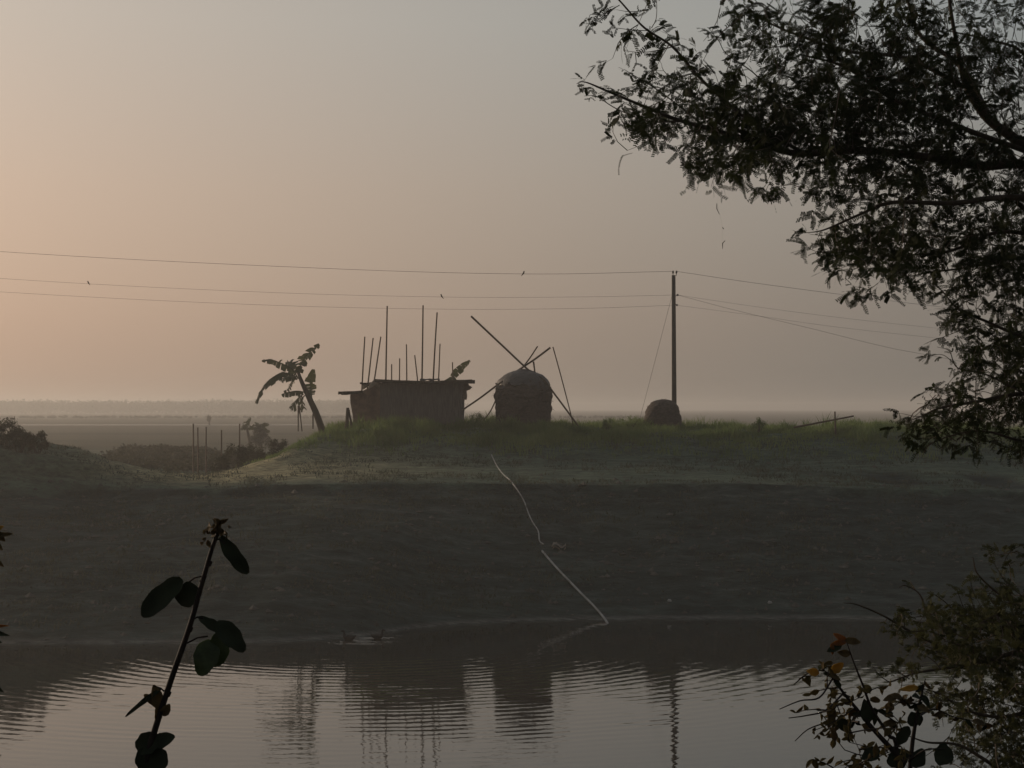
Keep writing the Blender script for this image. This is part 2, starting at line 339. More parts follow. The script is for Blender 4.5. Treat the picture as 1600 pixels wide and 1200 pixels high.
# ------------------------------------------------------------------ grass
def blades(name, X, Y, H, W, lean, mt, nb=6, spread=.12):
    X = np.repeat(X, nb); Y = np.repeat(Y, nb); H = np.repeat(H, nb)*rng.uniform(.5, 1.15, len(X)); n = len(X)
    X = X+rng.normal(0, spread, n); Y = Y+rng.normal(0, spread, n); Z = height(X, Y)-.03
    an = rng.uniform(0, 2*np.pi, n); la = rng.uniform(0, 2*np.pi, n); ln = H*rng.uniform(.1, lean, n); w = W*rng.uniform(.6, 1.3, n)
    cx, sy = np.cos(an)*w/2, np.sin(an)*w/2; lx, ly = np.cos(la)*ln, np.sin(la)*ln
    V = np.stack([np.stack([X-cx, Y-sy, Z], -1), np.stack([X+cx, Y+sy, Z], -1), np.stack([X+lx*.35+cx*.7, Y+ly*.35+sy*.7, Z+H*.6], -1),
                  np.stack([X+lx*.35-cx*.7, Y+ly*.35-sy*.7, Z+H*.6], -1), np.stack([X+lx, Y+ly, Z+H], -1)], 1).reshape(-1, 3)
    b = np.arange(n)*5; Fq = np.concatenate([np.stack([b, b+1, b+2], -1), np.stack([b, b+2, b+3], -1), np.stack([b+3, b+2, b+4], -1)])
    return mesh_np(name, V, Fq, mt)
def field(n, x0, x1, y0, y1, den):
    X = rng.uniform(x0, x1, n); Y = rng.uniform(y0, y1, n); k = rng.uniform(0, 1, n) < den(X, Y); return X[k], Y[k]
yc_ = lambda X: np.interp(X, crX, crY)
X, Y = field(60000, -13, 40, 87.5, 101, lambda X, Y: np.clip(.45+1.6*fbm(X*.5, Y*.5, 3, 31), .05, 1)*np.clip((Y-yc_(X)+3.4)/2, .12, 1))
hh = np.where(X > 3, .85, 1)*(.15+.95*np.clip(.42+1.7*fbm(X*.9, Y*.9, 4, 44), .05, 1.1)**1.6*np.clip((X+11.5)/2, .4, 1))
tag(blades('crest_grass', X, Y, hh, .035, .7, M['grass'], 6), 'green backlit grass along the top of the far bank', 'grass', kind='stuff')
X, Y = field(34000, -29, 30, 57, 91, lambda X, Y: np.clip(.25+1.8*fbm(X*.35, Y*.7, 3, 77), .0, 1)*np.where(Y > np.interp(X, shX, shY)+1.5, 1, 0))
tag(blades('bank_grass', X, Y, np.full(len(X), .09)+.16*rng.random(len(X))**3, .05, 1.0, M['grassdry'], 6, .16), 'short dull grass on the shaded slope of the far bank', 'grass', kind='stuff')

X, Y = field(16000, -28, 28, 56.5, 88, lambda X, Y: np.where(Y > np.interp(X, shX, shY)+.4, 1, 0)*np.clip(.5+2*fbm(X*.3, Y*.3, 3, 91), .1, 1)*np.where(Y < 78.5, 1, .15))
n_ = len(X); s_ = (.03+.13*rng.random(n_)**4)[:, None]; Z = height(X, Y); c_ = np.stack([X, Y, Z], -1)
oc = np.array([[1, 0, 0], [0, 1, 0], [-1, 0, 0], [0, -1, 0], [0, 0, .7], [0, 0, -.5]]); V = c_[:, None, :]+(oc[None]*s_[:, None, :]*(1+.5*rng.normal(size=(n_, 6, 1)).clip(-1, 1)))
of = np.array([[0, 1, 4], [1, 2, 4], [2, 3, 4], [3, 0, 4], [1, 0, 5], [2, 1, 5], [3, 2, 5], [0, 3, 5]]); Fq = (of[None]+(np.arange(n_)*6)[:, None, None]).reshape(-1, 3)
M['clod'] = simple('clod_soil', (.03, .03, .024), (.11, .105, .09), .8, .95)
tag(mesh_np('clods', V.reshape(-1, 3), Fq, M['clod']), 'loose clods of earth strewn over the bank', 'clods', kind='stuff')
# ------------------------------------------------------------------ foliage tools
def rot_frames(D, roll):
    """D (n,3) unit x axis -> frames (n,3,3) columns x,y,z"""
    up = np.tile([0, 0, 1.], (len(D), 1)); y = np.cross(up, D); ln = np.linalg.norm(y, axis=1, keepdims=True)
    y = np.where(ln < 1e-3, np.array([[0, 1., 0]]), y/np.maximum(ln, 1e-6)); z = np.cross(D, y)
    c, s = np.cos(roll)[:, None], np.sin(roll)[:, None]
    y2 = y*c+z*s; z2 = -y*s+z*c
    return np.stack([D, y2, z2], -1)
def leaf_template(pairs, pin, nl, ll, lw, droop, r):
    V, Fq = [], []
    def q(a, b, c, d): i = len(V); V.extend([a, b, c, d]); Fq.append((i, i+1, i+2, i+3))
    sp_ = pin*.28; rl = .01+pairs*sp_
    q((0, -.0007, 0), (0, .0007, 0), (rl, .0004, -droop*rl*.3), (rl, -.0004, -droop*rl*.3))
    for i in range(pairs):
        t = .010+(i+.6)*sp_
        for s in (-1, 1):
            if r.random() < .12: continue
            a = R(r.uniform(38, 85))-i*.1; l = pin*r.uniform(.55, 1.15); bend = r.uniform(-.1, .9)*droop; wv = r.uniform(-.5, .5); tw = r.uniform(-.7, .7)
            p0 = prev = None
            for k in range(nl+1):
                u = k/nl; d = u*l; aa = a*s+wv*u
                p = np.array([t+math.cos(aa)*d, math.sin(aa)*d, -bend*d*(.3+u)])
                if prev is not None:
                    tv = p-prev; tv /= np.linalg.norm(tv); nv = np.array([-tv[1], tv[0], 0]); nv /= np.linalg.norm(nv); nv = nv*math.cos(tw)+np.array([0, 0, 1])*math.sin(tw)
                    if k == nl//2 or k == nl: q(p0-nv*.0005, p0+nv*.0005, p+nv*.0004, p-nv*.0004); p0 = p
                    for s2 in (-1, 1):
                        if r.random() < .06: continue
                        lf = ll*(1-.5*abs(u-.5)**1.5)*r.uniform(.8, 1.1); dv = nv*s2+tv*r.uniform(.1, .4); dv /= np.linalg.norm(dv)
                        e = p+dv*lf; h_ = tv*lw*.42; q(p-h_*.7, p+h_*.7, e+h_*.75, e-h_*.75)
                else: p0 = p
                prev = p
    return np.array(V), np.array(Fq)
rr = random.Random(3)
TPL = [leaf_template(rr.choice((2, 3, 3)), .046, 11, .0068, .0046, rr.uniform(.2, 1.0), rr) for _ in range(14)]
TPS = [leaf_template(2, .022, 5, .0075, .0048, rr.uniform(.2, .9), rr) for _ in range(8)]
def place_leaves(tpls, pos, dirs, roll, scale):
    Vs, Fs, b = [], [], 0; pos, dirs = np.array(pos), np.array(dirs); dirs = dirs/np.linalg.norm(dirs, axis=1, keepdims=True)
    Fr = rot_frames(dirs, np.array(roll)); sc = np.array(scale); ch = rng.integers(0, len(tpls), len(pos))
    for t, (tv, tf) in enumerate(tpls):
        k = ch == t
        if not k.any(): continue
        W = np.einsum('nij,vj->nvi', Fr[k], tv)*sc[k][:, None, None]+pos[k][:, None, :]
        n = W.shape[0]; Vs.append(W.reshape(-1, 3)); Fs.append((tf[None]+(np.arange(n)*len(tv))[:, None, None]).reshape(-1, 4)+b); b += n*len(tv)
    return np.concatenate(Vs), np.concatenate(Fs)
def grow(nodes, attractors, step, r, back=(1, 0, .1), curv=.25):
    """join every attractor to its nearest node with a curved twig; returns list of polylines"""
    Nd = [np.array(n) for n in nodes]; arr = np.array(Nd); out = []
    at = np.array(attractors); d0 = np.array([np.min(np.linalg.norm(arr-a, axis=1)) for a in at])
    for i in np.argsort(d0):
        a = at[i]; d = np.linalg.norm(arr-a, axis=1)
        # prefer nodes nearer the trunk than the tip is
        d = d+np.where((arr-a) @ np.array(back) < 0, .15, 0)
        b = arr[int(np.argmin(d))]; v = a-b; ln = np.linalg.norm(v)
        if ln < .02: continue
        perp = np.array([r.gauss(0, 1), r.gauss(0, 1), r.gauss(0, 1)]); perp -= v*(perp @ v)/ln**2; perp *= curv*ln/max(np.linalg.norm(perp), 1e-6)
        m = max(3, int(ln/step)); pl = [b+v*t+perp*math.sin(math.pi*t)*.5+np.array([0, 0, -.12*ln*t*t]) for t in np.linspace(0, 1, m+1)]
        out.append(pl); arr = np.concatenate([arr, np.array(pl[1:])])
    return out
def map_points(rows, x0, y0, cell, mult, depth, r):
    pts = []
    for j, row in enumerate(rows):
        for i, ch in enumerate(row):
            v = int(ch)
            n = v*v/7*mult; n = int(n)+(r.random() < n-int(n))
            for _ in range(n):
                px = x0+(i+r.random())*cell; py = y0+(j+r.random())*cell; pts.append(tuple(P(px, py, depth(px, py, r))))
    return pts
# ------------------------------------------------------------------ acacia tree on the right
ar = random.Random(21)
TY = 6.0
acacia = empty('acacia_tree', (P(1790, 600, TY).x, TY, gz(P(1790, 600, TY).x, TY)), 'large dark feathery-leaved tree reaching in from the right above the water', 'tree')
limbs = []   # (points [(px,py,Y)], r0, r1) from trunk outward
trunk_top = [(1790, 1900, 6.0), (1785, 1200, 6.0), (1775, 800, 6.0), (1740, 450, 6.0), (1660, 300, 6.0), (1600, 235, 6.0), (1545, 180, 6.0), (1505, 135, 6.0), (1493, 70, 6.0), (1482, 0, 6.0), (1478, -120, 6.0)]
limbs.append((trunk_top, [.10, .095, .085, .07, .045, .026, .022, .018, .010, .008, .005]))
def lm(pts, r0, r1): limbs.append((pts, [r0+(r1-r0)*i/(len(pts)-1) for i in range(len(pts))]))
lm([(1660, 300, 6), (1600, 262, 5.95), (1540, 258, 5.9), (1450, 246, 5.85), (1350, 240, 5.8), (1250, 236, 5.75), (1180, 225, 5.7), (1120, 208, 5.65), (1060, 190, 5.6), (1010, 170, 5.6), (950, 142, 5.6), (920, 127, 5.6), (905, 128, 5.6)], .025, .0012)
lm([(1250, 236, 5.75), (1180, 195, 5.6), (1130, 160, 5.5), (1095, 120, 5.5), (1050, 75, 5.5), (1010, 42, 5.5), (965, 5, 5.5), (930, -40, 5.5)], .009, .003)
lm([(1060, 190, 5.6), (1015, 185, 5.65), (960, 168, 5.7), (930, 155, 5.7), (913, 150, 5.7)], .004, .001)
lm([(1110, 205, 5.6), (1060, 175, 5.7), (1015, 140, 5.7), (985, 112, 5.7), (975, 108, 5.7)], .004, .001)
lm([(1018, 44, 5.5), (1021, 20, 5.5), (1025, -30, 5.5)], .002, .001)
lm([(1015, 48, 5.5), (985, 46, 5.5), (958, 42, 5.5), (949, 46, 5.5)], .002, .0008)
lm([(968, 8, 5.5), (945, 18, 5.5), (928, 28, 5.5), (922, 32, 5.5)], .002, .0008)
lm([(1250, 200, 5.9), (1180, 120, 6.1), (1140, 85, 6.1), (1120, 62, 6.1), (1108, 45, 6.1)], .004, .001)
lm([(1545, 180, 6), (1500, 110, 6.2), (1440, 60, 6.3), (1420, 20, 6.3), (1400, -60, 6.3)], .014, .006)
lm([(1505, 135, 6), (1420, 85, 6.1), (1330, 75, 6.1), (1250, 60, 6.1), (1190, 30, 6.1), (1165, 10, 6.1)], .012, .002)
lm([(1600, 235, 6), (1500, 195, 5.7), (1400, 150, 5.6), (1320, 110, 5.6), (1250, 85, 5.6)], .014, .004)
lm([(1640, 280, 6), (1610, 150, 6.4), (1600, 80, 6.5), (1540, 60, 6.5), (1480, 48, 6.5)], .014, .003)
lm([(1700, 370, 6), (1640, 310, 5.6), (1560, 312, 5.5), (1480, 318, 5.5), (1400, 312, 5.5), (1340, 338, 5.5), (1290, 358, 5.5), (1258, 364, 5.5)], .018, .001)
lm([(1720, 410, 6), (1650, 372, 5.8), (1560, 368, 5.8), (1490, 392, 5.8), (1410, 396, 5.8), (1365, 399, 5.8)], .014, .001)
lm([(1740, 450, 6), (1660, 410, 6.1), (1580, 410, 6.2), (1510, 424, 6.2), (1440, 424, 6.2), (1425, 440, 6.2)], .012, .001)
lm([(1755, 560, 6), (1680, 545, 5.9), (1600, 530, 5.8), (1540, 500, 5.8), (1500, 480, 5.8), (1470, 455, 5.8), (1452, 440, 5.8)], .012, .001)
lm([(1765, 640, 6), (1690, 620, 5.8), (1600, 615, 5.7), (1530, 622, 5.6), (1470, 640, 5.6), (1440, 650, 5.6), (1415, 660, 5.6)], .014, .001)
lm([(1600, 615, 5.7), (1540, 590, 5.6), (1495, 572, 5.6), (1478, 550, 5.6), (1464, 542, 5.6)], .005, .0008)
lm([(1495, 572, 5.6), (1470, 560, 5.6), (1445, 558, 5.6)], .002, .0008)
lm([(1770, 720, 6), (1680, 690, 5.9), (1600, 690, 5.8), (1550, 680, 5.7), (1500, 672, 5.7), (1450, 690, 5.7), (1440, 715, 5.7)], .01, .001)
lm([(1478, -120, 6), (1300, -110, 5.6), (1050, -90, 5.0), (800, -70, 4.6), (690, -45, 4.5), (650, -22, 4.5)], .008, .001)
wood = MB(); nodes = []; fringe = []
for pts, rad in limbs:
    p3 = [P(a, b, c) for a, b, c in pts]; p3[1:-1] = [p+Vector((ar.uniform(-1, 1), ar.uniform(-1, 1), ar.uniform(-1, 1)))*.012 for p in p3[1:-1]]
    sp_ = spline(p3, 6); rs = .72*np.interp(np.linspace(0, len(pts)-1, len(sp_)), range(len(pts)), rad)
    wood.tube(sp_, list(rs), 8 if rad[0] > .01 else 5, cap=False)
    for i, p in enumerate(sp_):
        if rs[i] < .03: nodes.append(tuple(p))
        if rs[i] < .008 and i > 2 and i % 2 == 0: fringe.append((np.array(p), np.array(sp_[i]-sp_[i-1])))
#        x=900  950 1000 ...                                      (50 px cells)
TM = ["03311678888655444",
      "03343568999866555",
      "14567789999987666",
      "15788999999966666",
      "02248999999998777",
      "01014656788777877",
      "00000002477777777",
      "00000005999999888",
      "00000000566778888",
      "00000000000366888",
      "00000000000468999",
      "00000000000269999",
      "00000000004789999",
      "00000000005656999",
      "00000000000001467",
      "00000000000000135"]
depth = lambda px, py, r: 5.7+r.gauss(0, .28)+(px-1300)*.0006
att = map_points(TM, 900, 0, 50, 1.5, depth, ar)
att += map_points(["00345677888888888"]*3, 900, -150, 50, .25, depth, ar)
att += map_points(["77777"]*18, 1750, -100, 50, .18, depth, ar)
twigs = grow(nodes, att, .05, ar)
LP, LD, LR, LS = [], [], [], []
def leaf_at(p, d, r, s=1.0):
    LP.append(tuple(p)); LD.append(tuple(d)); LR.append(r.gauss(0, .8)); LS.append(s*r.uniform(.7, 1.3))
for pl in twigs:
    ln = sum(np.linalg.norm(pl[i+1]-pl[i]) for i in range(len(pl)-1)); m = len(pl)
    wood.tube(pl, list(np.linspace(.0012+.0018*min(1, ln/.4), .0007, m)), 3, cap=False)
    i0 = 1 if m < 6 else int(m*.35); s = ar.choice((-1, 1))
    for i in range(i0, m):
        if ar.random() < .25: continue
        t = pl[i]-pl[i-1]; t = t/np.linalg.norm(t); s = -s
        side = np.cross(t, [0, 1, 0]); d = t*.6+side*s*.5*ar.random()+np.array([ar.gauss(-.15, .3), ar.gauss(0, .45), -.25+ar.gauss(0, .3)]); leaf_at(pl[i], d, ar, 1)
for p, t in fringe:
    if ar.random() < .55:
        t = t/np.linalg.norm(t); d = t*.5+np.array([ar.gauss(-.1, .4), ar.gauss(0, .4), -.3+ar.gauss(0, .45)]); leaf_at(p, d, ar, .6)
leaf_at(P(650, -34, 4.5), (-.15, 0, -1), ar, .55)
wood.build('trunk', M['bark'], acacia)
V, Fq = place_leaves(TPL, LP, LD, LR, LS)
mesh_np('crown', V, Fq, M['acacia'], acacia)
print('acacia leaves', len(LP), 'faces', len(Fq))

# ------------------------------------------------------------------ small-leaved bush low on the right
br = random.Random(5)
BY = 3.7
bush = empty('thorn_bush', (P(1650, 1200, BY).x, BY, gz(P(1650, 1200, BY).x, BY)), 'dark tangled small-leaved bush in the bottom right corner', 'bush')
bl = [([(1650, 1950, BY), (1660, 1500, BY), (1655, 1250, BY), (1640, 1100, BY), (1635, 1010, BY), (1640, 900, BY), (1620, 830, BY)], .014, .003),
      ([(1635, 1010, BY), (1590, 1018, 3.7), (1530, 1035, 3.65), (1470, 1045, 3.6), (1430, 1052, 3.6), (1390, 1066, 3.6)], .006, .0015),
      ([(1530, 1035, 3.65), (1470, 1010, 3.7), (1420, 985, 3.7), (1380, 962, 3.7), (1340, 945, 3.7), (1318, 942, 3.7)], .004, .0008),
      ([(1470, 1010, 3.7), (1450, 970, 3.7), (1438, 930, 3.7), (1415, 915, 3.7), (1405, 918, 3.7)], .003, .0008),
      ([(1640, 1100, BY), (1570, 1120, 3.6), (1510, 1110, 3.6), (1470, 1085, 3.6), (1440, 1075, 3.6)], .005, .001),
      ([(1655, 1250, BY), (1560, 1200, 3.5), (1500, 1165, 3.5), (1450, 1160, 3.5), (1420, 1150, 3.5)], .005, .001),
      ([(1640, 950, BY), (1580, 940, 3.8), (1530, 900, 3.8), (1520, 870, 3.8)], .004, .001)]
bw = MB(); bn_ = []
for pts, a, b in bl:
    sp_ = spline([P(*q) for q in pts], 6); bw.tube(sp_, list(np.linspace(a, b, len(sp_))), 6, cap=False); bn_ += [tuple(p) for p in sp_ if p.z > 6.4]
BM = ["00002345", "00134678", "02578999", "02479999", "01368999", "00136789", "00126899", "00237899"]
bd = lambda px, py, r: 3.7+r.gauss(0, .16)
ba = map_points(BM, 1300, 850, 50, 4.2, bd, br)+map_points(["888888"]*9, 1700, 820, 50, .3, bd, br)+map_points(["0135888888"]*3, 1400, 1250, 50, .5, bd, br)
LP, LD, LR, LS = [], [], [], []
for pl in grow(bn_, ba, .03, br):
    m = len(pl); bw.tube(pl, list(np.linspace(.0014, .0005, m)), 3, cap=False)
    for i in range(1, m):
        if br.random() < .1: continue
        t = pl[i]-pl[i-1]; t = t/np.linalg.norm(t); leaf_at(pl[i], t*.5+np.array([br.gauss(0, .5), br.gauss(0, .5), br.gauss(.1, .5)]), br, .62)
bw.build('branches', M['bark'], bush); V, Fq = place_leaves(TPS, LP, LD, LR, LS); mesh_np('foliage', V, Fq, M['bushleaf'], bush)
print('bush leaves', len(LP), len(Fq))

# ------------------------------------------------------------------ broad leaves
def leaf_mesh(mb, base, tip, width, nrm=(0, -1, 0), fold=.25, curl=.15, n=8, r=random, shape=.8, blunt=.75):
    base, tip = Vector(base), Vector(tip); ax = tip-base; ln = ax.length; t = ax/ln
    nr = Vector(nrm); nr = (nr-t*nr.dot(t)).normalized(); s = t.cross(nr)
    vs = []; ph = r.uniform(0, 6)
    for i in range(n+1):
        u = i/n; w_ = width/2*math.sin(math.pi*min(1, u**shape*.96+.03))**blunt*(1+.07*math.sin(7*u+ph)+.05*math.sin(17*u+2*ph)); c = base+ax*u-nr*(curl*ln*(u*u-u))
        for k, q in enumerate((-1, -.5, 0, .5, 1)): vs.append(c+s*w_*q+nr*abs(q)*w_*fold+nr*.02*ln*math.sin(9*u+k+ph))
    fs = [(i*5+k, i*5+k+1, (i+1)*5+k+1, (i+1)*5+k) for i in range(n) for k in range(4)]
    mb.add(vs, fs, True)
    lo = [v-nr*.0004 for v in vs]                       # leaf has two skins: real thickness
    mb.add(lo, [tuple(reversed(f)) for f in fs], True)
# tall single stem at the left, 1.8 m from the camera
sr = random.Random(9); SY = 1.8
sx0 = P(205, 1200, SY).x
weed = empty('sapling', (sx0-.12, SY, gz(sx0-.12, SY)), 'upright dark stem with a few round leaves, close up at lower left', 'plant')
pts = [Vector((sx0-.12, SY, gz(sx0-.12, SY))), P(150, 1700, SY), P(205, 1330, SY), P(226, 1200, SY), P(242, 1140, SY), P(268, 1060, SY), P(296, 980, SY), P(316, 910, SY), P(332, 855, SY), P(343, 828, SY)]
m = MB(); sp_ = spline(pts, 5); m.tube(sp_, list(np.interp(np.linspace(0, 9, len(sp_)), [0, 3, 9], [.0052, .0036, .0019])), 8)
for a, b in (((316, 900), (292, 912)), ((300, 968), (318, 966)), ((292, 1005), (325, 994)), ((335, 842), (352, 850)), ((262, 1085), (240, 1072))): m.tube([P(*a, SY), P((a[0]+b[0])/2, (a[1]+b[1])/2-3, SY), P(*b, SY)], .0009, 5)
for a in ((317, 905), (296, 985), (326, 882), (262, 1086)): m.tube([P(a[0]-5, a[1]+4, SY), P(a[0]+1, a[1], SY), P(a[0]+5, a[1]-5, SY)], [.0012, .0026, .001], 6)
m.build('stem', M['stem'], weed)
def wl(b, t, w_, mt, nrm=(0, -1, .3), Y=SY, dy=0, lab=None, sh=.8, fold=.25, curl=.15):
    mb = MB(); leaf_mesh(mb, P(*b, Y), P(*t, Y+dy), w_*Y/F, nrm, fold, curl, 11, sr, sh, .5); o = mb.build('leaf', M[mt], weed)
    if lab: o['label'] = lab
wl((284, 905), (222, 963), 36, 'broad', (.1, -1, .5), sh=.9)
wl((310, 920), (276, 938), 40, 'broad', (.2, -1, .1), dy=.01, sh=.7)
wl((345, 838), (388, 896), 26, 'broad', (-.3, -1, .2), sh=1.25)
wl((338, 972), (382, 1018), 32, 'broad', (.3, -1, .4), sh=.9)
wl((345, 985), (310, 964), 17, 'broad', (0, -1, .5))
wl((348, 988), (334, 1042), 36, 'broadgreen', (0, -1, .15), lab='translucent green leaf', sh=.9, fold=.1); wl((330, 1000), (313, 1056), 38, 'broadgreen', (.2, -1, .1), dy=-.01, lab='translucent green leaf', sh=.9, fold=.1)
wl((252, 1076), (196, 1120), 8, 'broad', (0, -1, .2), curl=.5)
wl((214, 1172), (250, 1150), 34, 'broad', (0, -1, .3)); wl((238, 1165), (273, 1150), 24, 'broad', (0, -1, .6))
wl((240, 1165), (236, 1225), 50, 'broad', (0, -1, .1), sh=.7); wl((230, 1300), (200, 1230), 40, 'broad')
for b, t, w_ in (((250, 1110), (240, 1070), 18), ((248, 1105), (225, 1085), 12), ((254, 1118), (265, 1100), 14), ((250, 1100), (246, 1128), 14)): wl(b, t, w_, 'brownleaf', (.3, -1, .3), fold=.6, lab='withered brown leaf')
m = MB()
for k in range(26):
    a = (343+sr.gauss(-3, 9), 826+sr.gauss(0, 8)); leaf_mesh(m, P(*a, SY+sr.gauss(0, .008)), P(a[0]+sr.gauss(0, 7), a[1]+sr.gauss(-2, 7), SY+sr.gauss(0, .01)), .005, (sr.gauss(0, 1), -1, sr.gauss(0, 1)), .5, .2, 4, sr)
for k in range(8):
    a = (322+sr.gauss(0, 4), 836+sr.gauss(0, 7)); leaf_mesh(m, P(*a, SY), P(a[0]+sr.gauss(0, 6), a[1]+sr.gauss(3, 6), SY), .005, (sr.gauss(0, 1), -1, 1), .5, .2, 4, sr)
m.build('flower_head', M['brownleaf'], weed)

# brown and yellow leaved shrub at lower right
yr = random.Random(14); QY = 2.6
bx = P(1405, 1200, QY).x
ysh = empty('leafy_shrub', (bx+.05, QY, gz(bx+.05, QY)), 'thin-stemmed shrub with brown and yellow leaves before the water at lower right', 'shrub')
stems = [[(1420, 1950), (1410, 1400), (1402, 1180), (1388, 1148), (1362, 1107), (1348, 1070), (1334, 1035), (1323, 1003)],
         [(1402, 1180), (1366, 1141), (1342, 1112), (1316, 1080), (1300, 1058), (1286, 1046)],
         [(1412, 1400), (1422, 1200), (1432, 1120), (1440, 1085), (1446, 1060)],
         [(1442, 1105), (1418, 1095), (1400, 1088)], [(1434, 1120), (1460, 1108), (1490, 1120), (1540, 1130)], [(1366, 1107), (1395, 1125), (1400, 1132)],
         [(1342, 1128), (1310, 1125), (1288, 1130), (1262, 1140), (1242, 1158)], [(1300, 1062), (1280, 1090), (1250, 1095), (1218, 1108)],
         [(1316, 1085), (1290, 1110), (1260, 1118), (1232, 1122)], [(1400, 1175), (1375, 1168), (1350, 1180), (1320, 1172)],
         [(1402, 1240), (1360, 1200), (1340, 1190)], [(1420, 1190), (1445, 1172), (1480, 1170)], [(1286, 1046), (1262, 1052), (1240, 1070)]]
m = MB(); spots = []
for i, s in enumerate(stems):
    dy = 0 if i < 3 else yr.uniform(-.12, .12)
    p3 = [P(a, b, QY+dy*min(1, k)) for k, (a, b) in enumerate(s)]; sp_ = spline(p3, 5); r0 = .0045 if i < 3 else .0016
    m.tube(sp_, list(np.linspace(r0, .0007, len(sp_))), 6)
    if i < 3: sp_ = [p for p in sp_ if p.z > P(0, 1130, QY).z]
    spots += [(p, i) for k, p in enumerate(sp_) if k > 0]
ymap = ["012110", "145420", "357642", "467775", "478887", "256888", "124678"]
yat = map_points(ymap, 1230, 1000, 32, .42, lambda a, b, r: QY+r.gauss(0, .09), yr)
FV, FF = MB(), None
for pl in grow([tuple(p) for p, i in spots], yat, .02, yr, (.3, 0, -1), .2):
    k = len(pl); m.tube(pl, list(np.linspace(.0011, .0005, k)), 4, cap=False)
    for q in range(1, k):
        for _ in range(yr.choice((1, 2, 2))):
            an = yr.uniform(0, 2*math.pi); ln = yr.uniform(.006, .017); d = Vector((math.cos(an)-.2, yr.gauss(0, .6), math.sin(an)*.8-.2)).normalized(); p = Vector(pl[q])
            leaf_mesh(FV, p, p+d*ln, ln*yr.uniform(.35, .6), (yr.gauss(0, .8), -1, yr.gauss(0, .8)), .35, .25, 4, yr)
tag(FV.build('small_leaves', M['olive'], ysh), kind='stuff')
m.build('stem', M['stem'], ysh)
cnt = 0
for p, i in spots:
    for _ in range(2 if i > 2 else 1):
        if yr.random() < .55 or cnt > 60: continue
        cnt += 1
        an = yr.uniform(0, 2*math.pi); ln = yr.uniform(.010, .021)*(1 if i > 2 else 1.05); d = Vector((math.cos(an)-.25, yr.gauss(0, .5), math.sin(an)*.7-.35)).normalized()
        mb = MB(); leaf_mesh(mb, p, p+d*ln, ln*yr.uniform(.4, .65), (yr.gauss(0, .5), -1, yr.gauss(0, .6)), .3, .2, 6, yr)
        mt = yr.choice(['brownleaf', 'brownleaf', 'broad', 'acacia']); mb.build('leaf', M[mt], ysh)
def sl_(b, t, w_, mt, lab=None, Y=QY):
    mb = MB(); leaf_mesh(mb, P(*b, Y), P(*t, Y), w_*Y/F, (yr.gauss(0, .3), -1, .3), .15, .15, 8, yr); o = mb.build('leaf', M[mt], ysh)
    if lab: o['label'] = lab
sl_((1280, 1052), (1260, 1048), 12, 'yellowleaf', 'bright yellow leaf'); sl_((1300, 1050), (1318, 1036), 15, 'yellowleaf', 'yellow leaf')
sl_((1323, 1003), (1302, 990), 11, 'orangeleaf', 'rusty orange leaf'); sl_((1323, 1003), (1298, 1006), 9, 'orangeleaf', 'rusty orange leaf'); sl_((1300, 1005), (1301, 1023), 7, 'orangeleaf', 'rusty orange leaf')
sl_((1320, 1000), (1345, 1004), 12, 'brownleaf'); sl_((1315, 1008), (1292, 1018), 12, 'broad')
sl_((1436, 1074), (1404, 1078), 10, 'yellowleaf', 'long yellow leaf')
for b, t, w_ in (((1357, 1130), (1350, 1092), 22), ((1430, 1135), (1424, 1112), 26), ((1420, 1135), (1400, 1165), 20), ((1366, 1098), (1368, 1088), 18), ((1395, 1172), (1412, 1200), 36), ((1425, 1178), (1445, 1195), 34),
                 ((1460, 1175), (1490, 1185), 36), ((1375, 1172), (1345, 1186), 22), ((1300, 1115), (1294, 1138), 12), ((1305, 1158), (1300, 1134), 11), ((1312, 1122), (1325, 1144), 20), ((1296, 1100), (1302, 1134), 15), ((1365, 1140), (1346, 1132), 14), ((1388, 1112), (1392, 1096), 15)): sl_(b, t, w_, 'broad' if w_ > 18 else 'brownleaf')

# plant whose leaf tips poke in at the left edge
lr = random.Random(2); EY = 1.9
ex = P(-50, 1000, EY).x
edge = empty('roadside_plant', (ex, EY, gz(ex, EY)), 'plant at the left edge of which only dry brown and orange leaf tips show', 'plant')
m = MB(); m.tube(spline([Vector((ex, EY, gz(ex, EY))), P(-60, 1300, EY), P(-45, 1000, EY), P(-30, 860, EY), P(-12, 842, EY)], 5), .0025, 6); m.build('stem', M['stem'], edge)
for b, t, w_, mt in (((-12, 838), (20, 834), 9, 'brownleaf'), ((-8, 830), (8, 846), 12, 'brownleaf'), ((-14, 832), (6, 822), 10, 'yellowleaf'), ((-6, 845), (4, 860), 9, 'brownleaf'), ((-12, 868), (6, 886), 8, 'brownleaf'),
                     ((-30, 980), (14, 978), 6, 'orangeleaf'), ((-30, 985), (15, 993), 9, 'broad'), ((-25, 1000), (3, 1004), 10, 'broad'), ((-30, 1060), (6, 1082), 10, 'broad'), ((-30, 1190), (2, 1180), 10, 'broad'), ((-40, 900), (-10, 880), 10, 'brownleaf')):
    mb = MB(); leaf_mesh(mb, P(*b, EY), P(*t, EY), w_*EY/F, (lr.gauss(0, .4), -1, .4), .4, .15, 6, lr); mb.build('leaf', M[mt], edge)

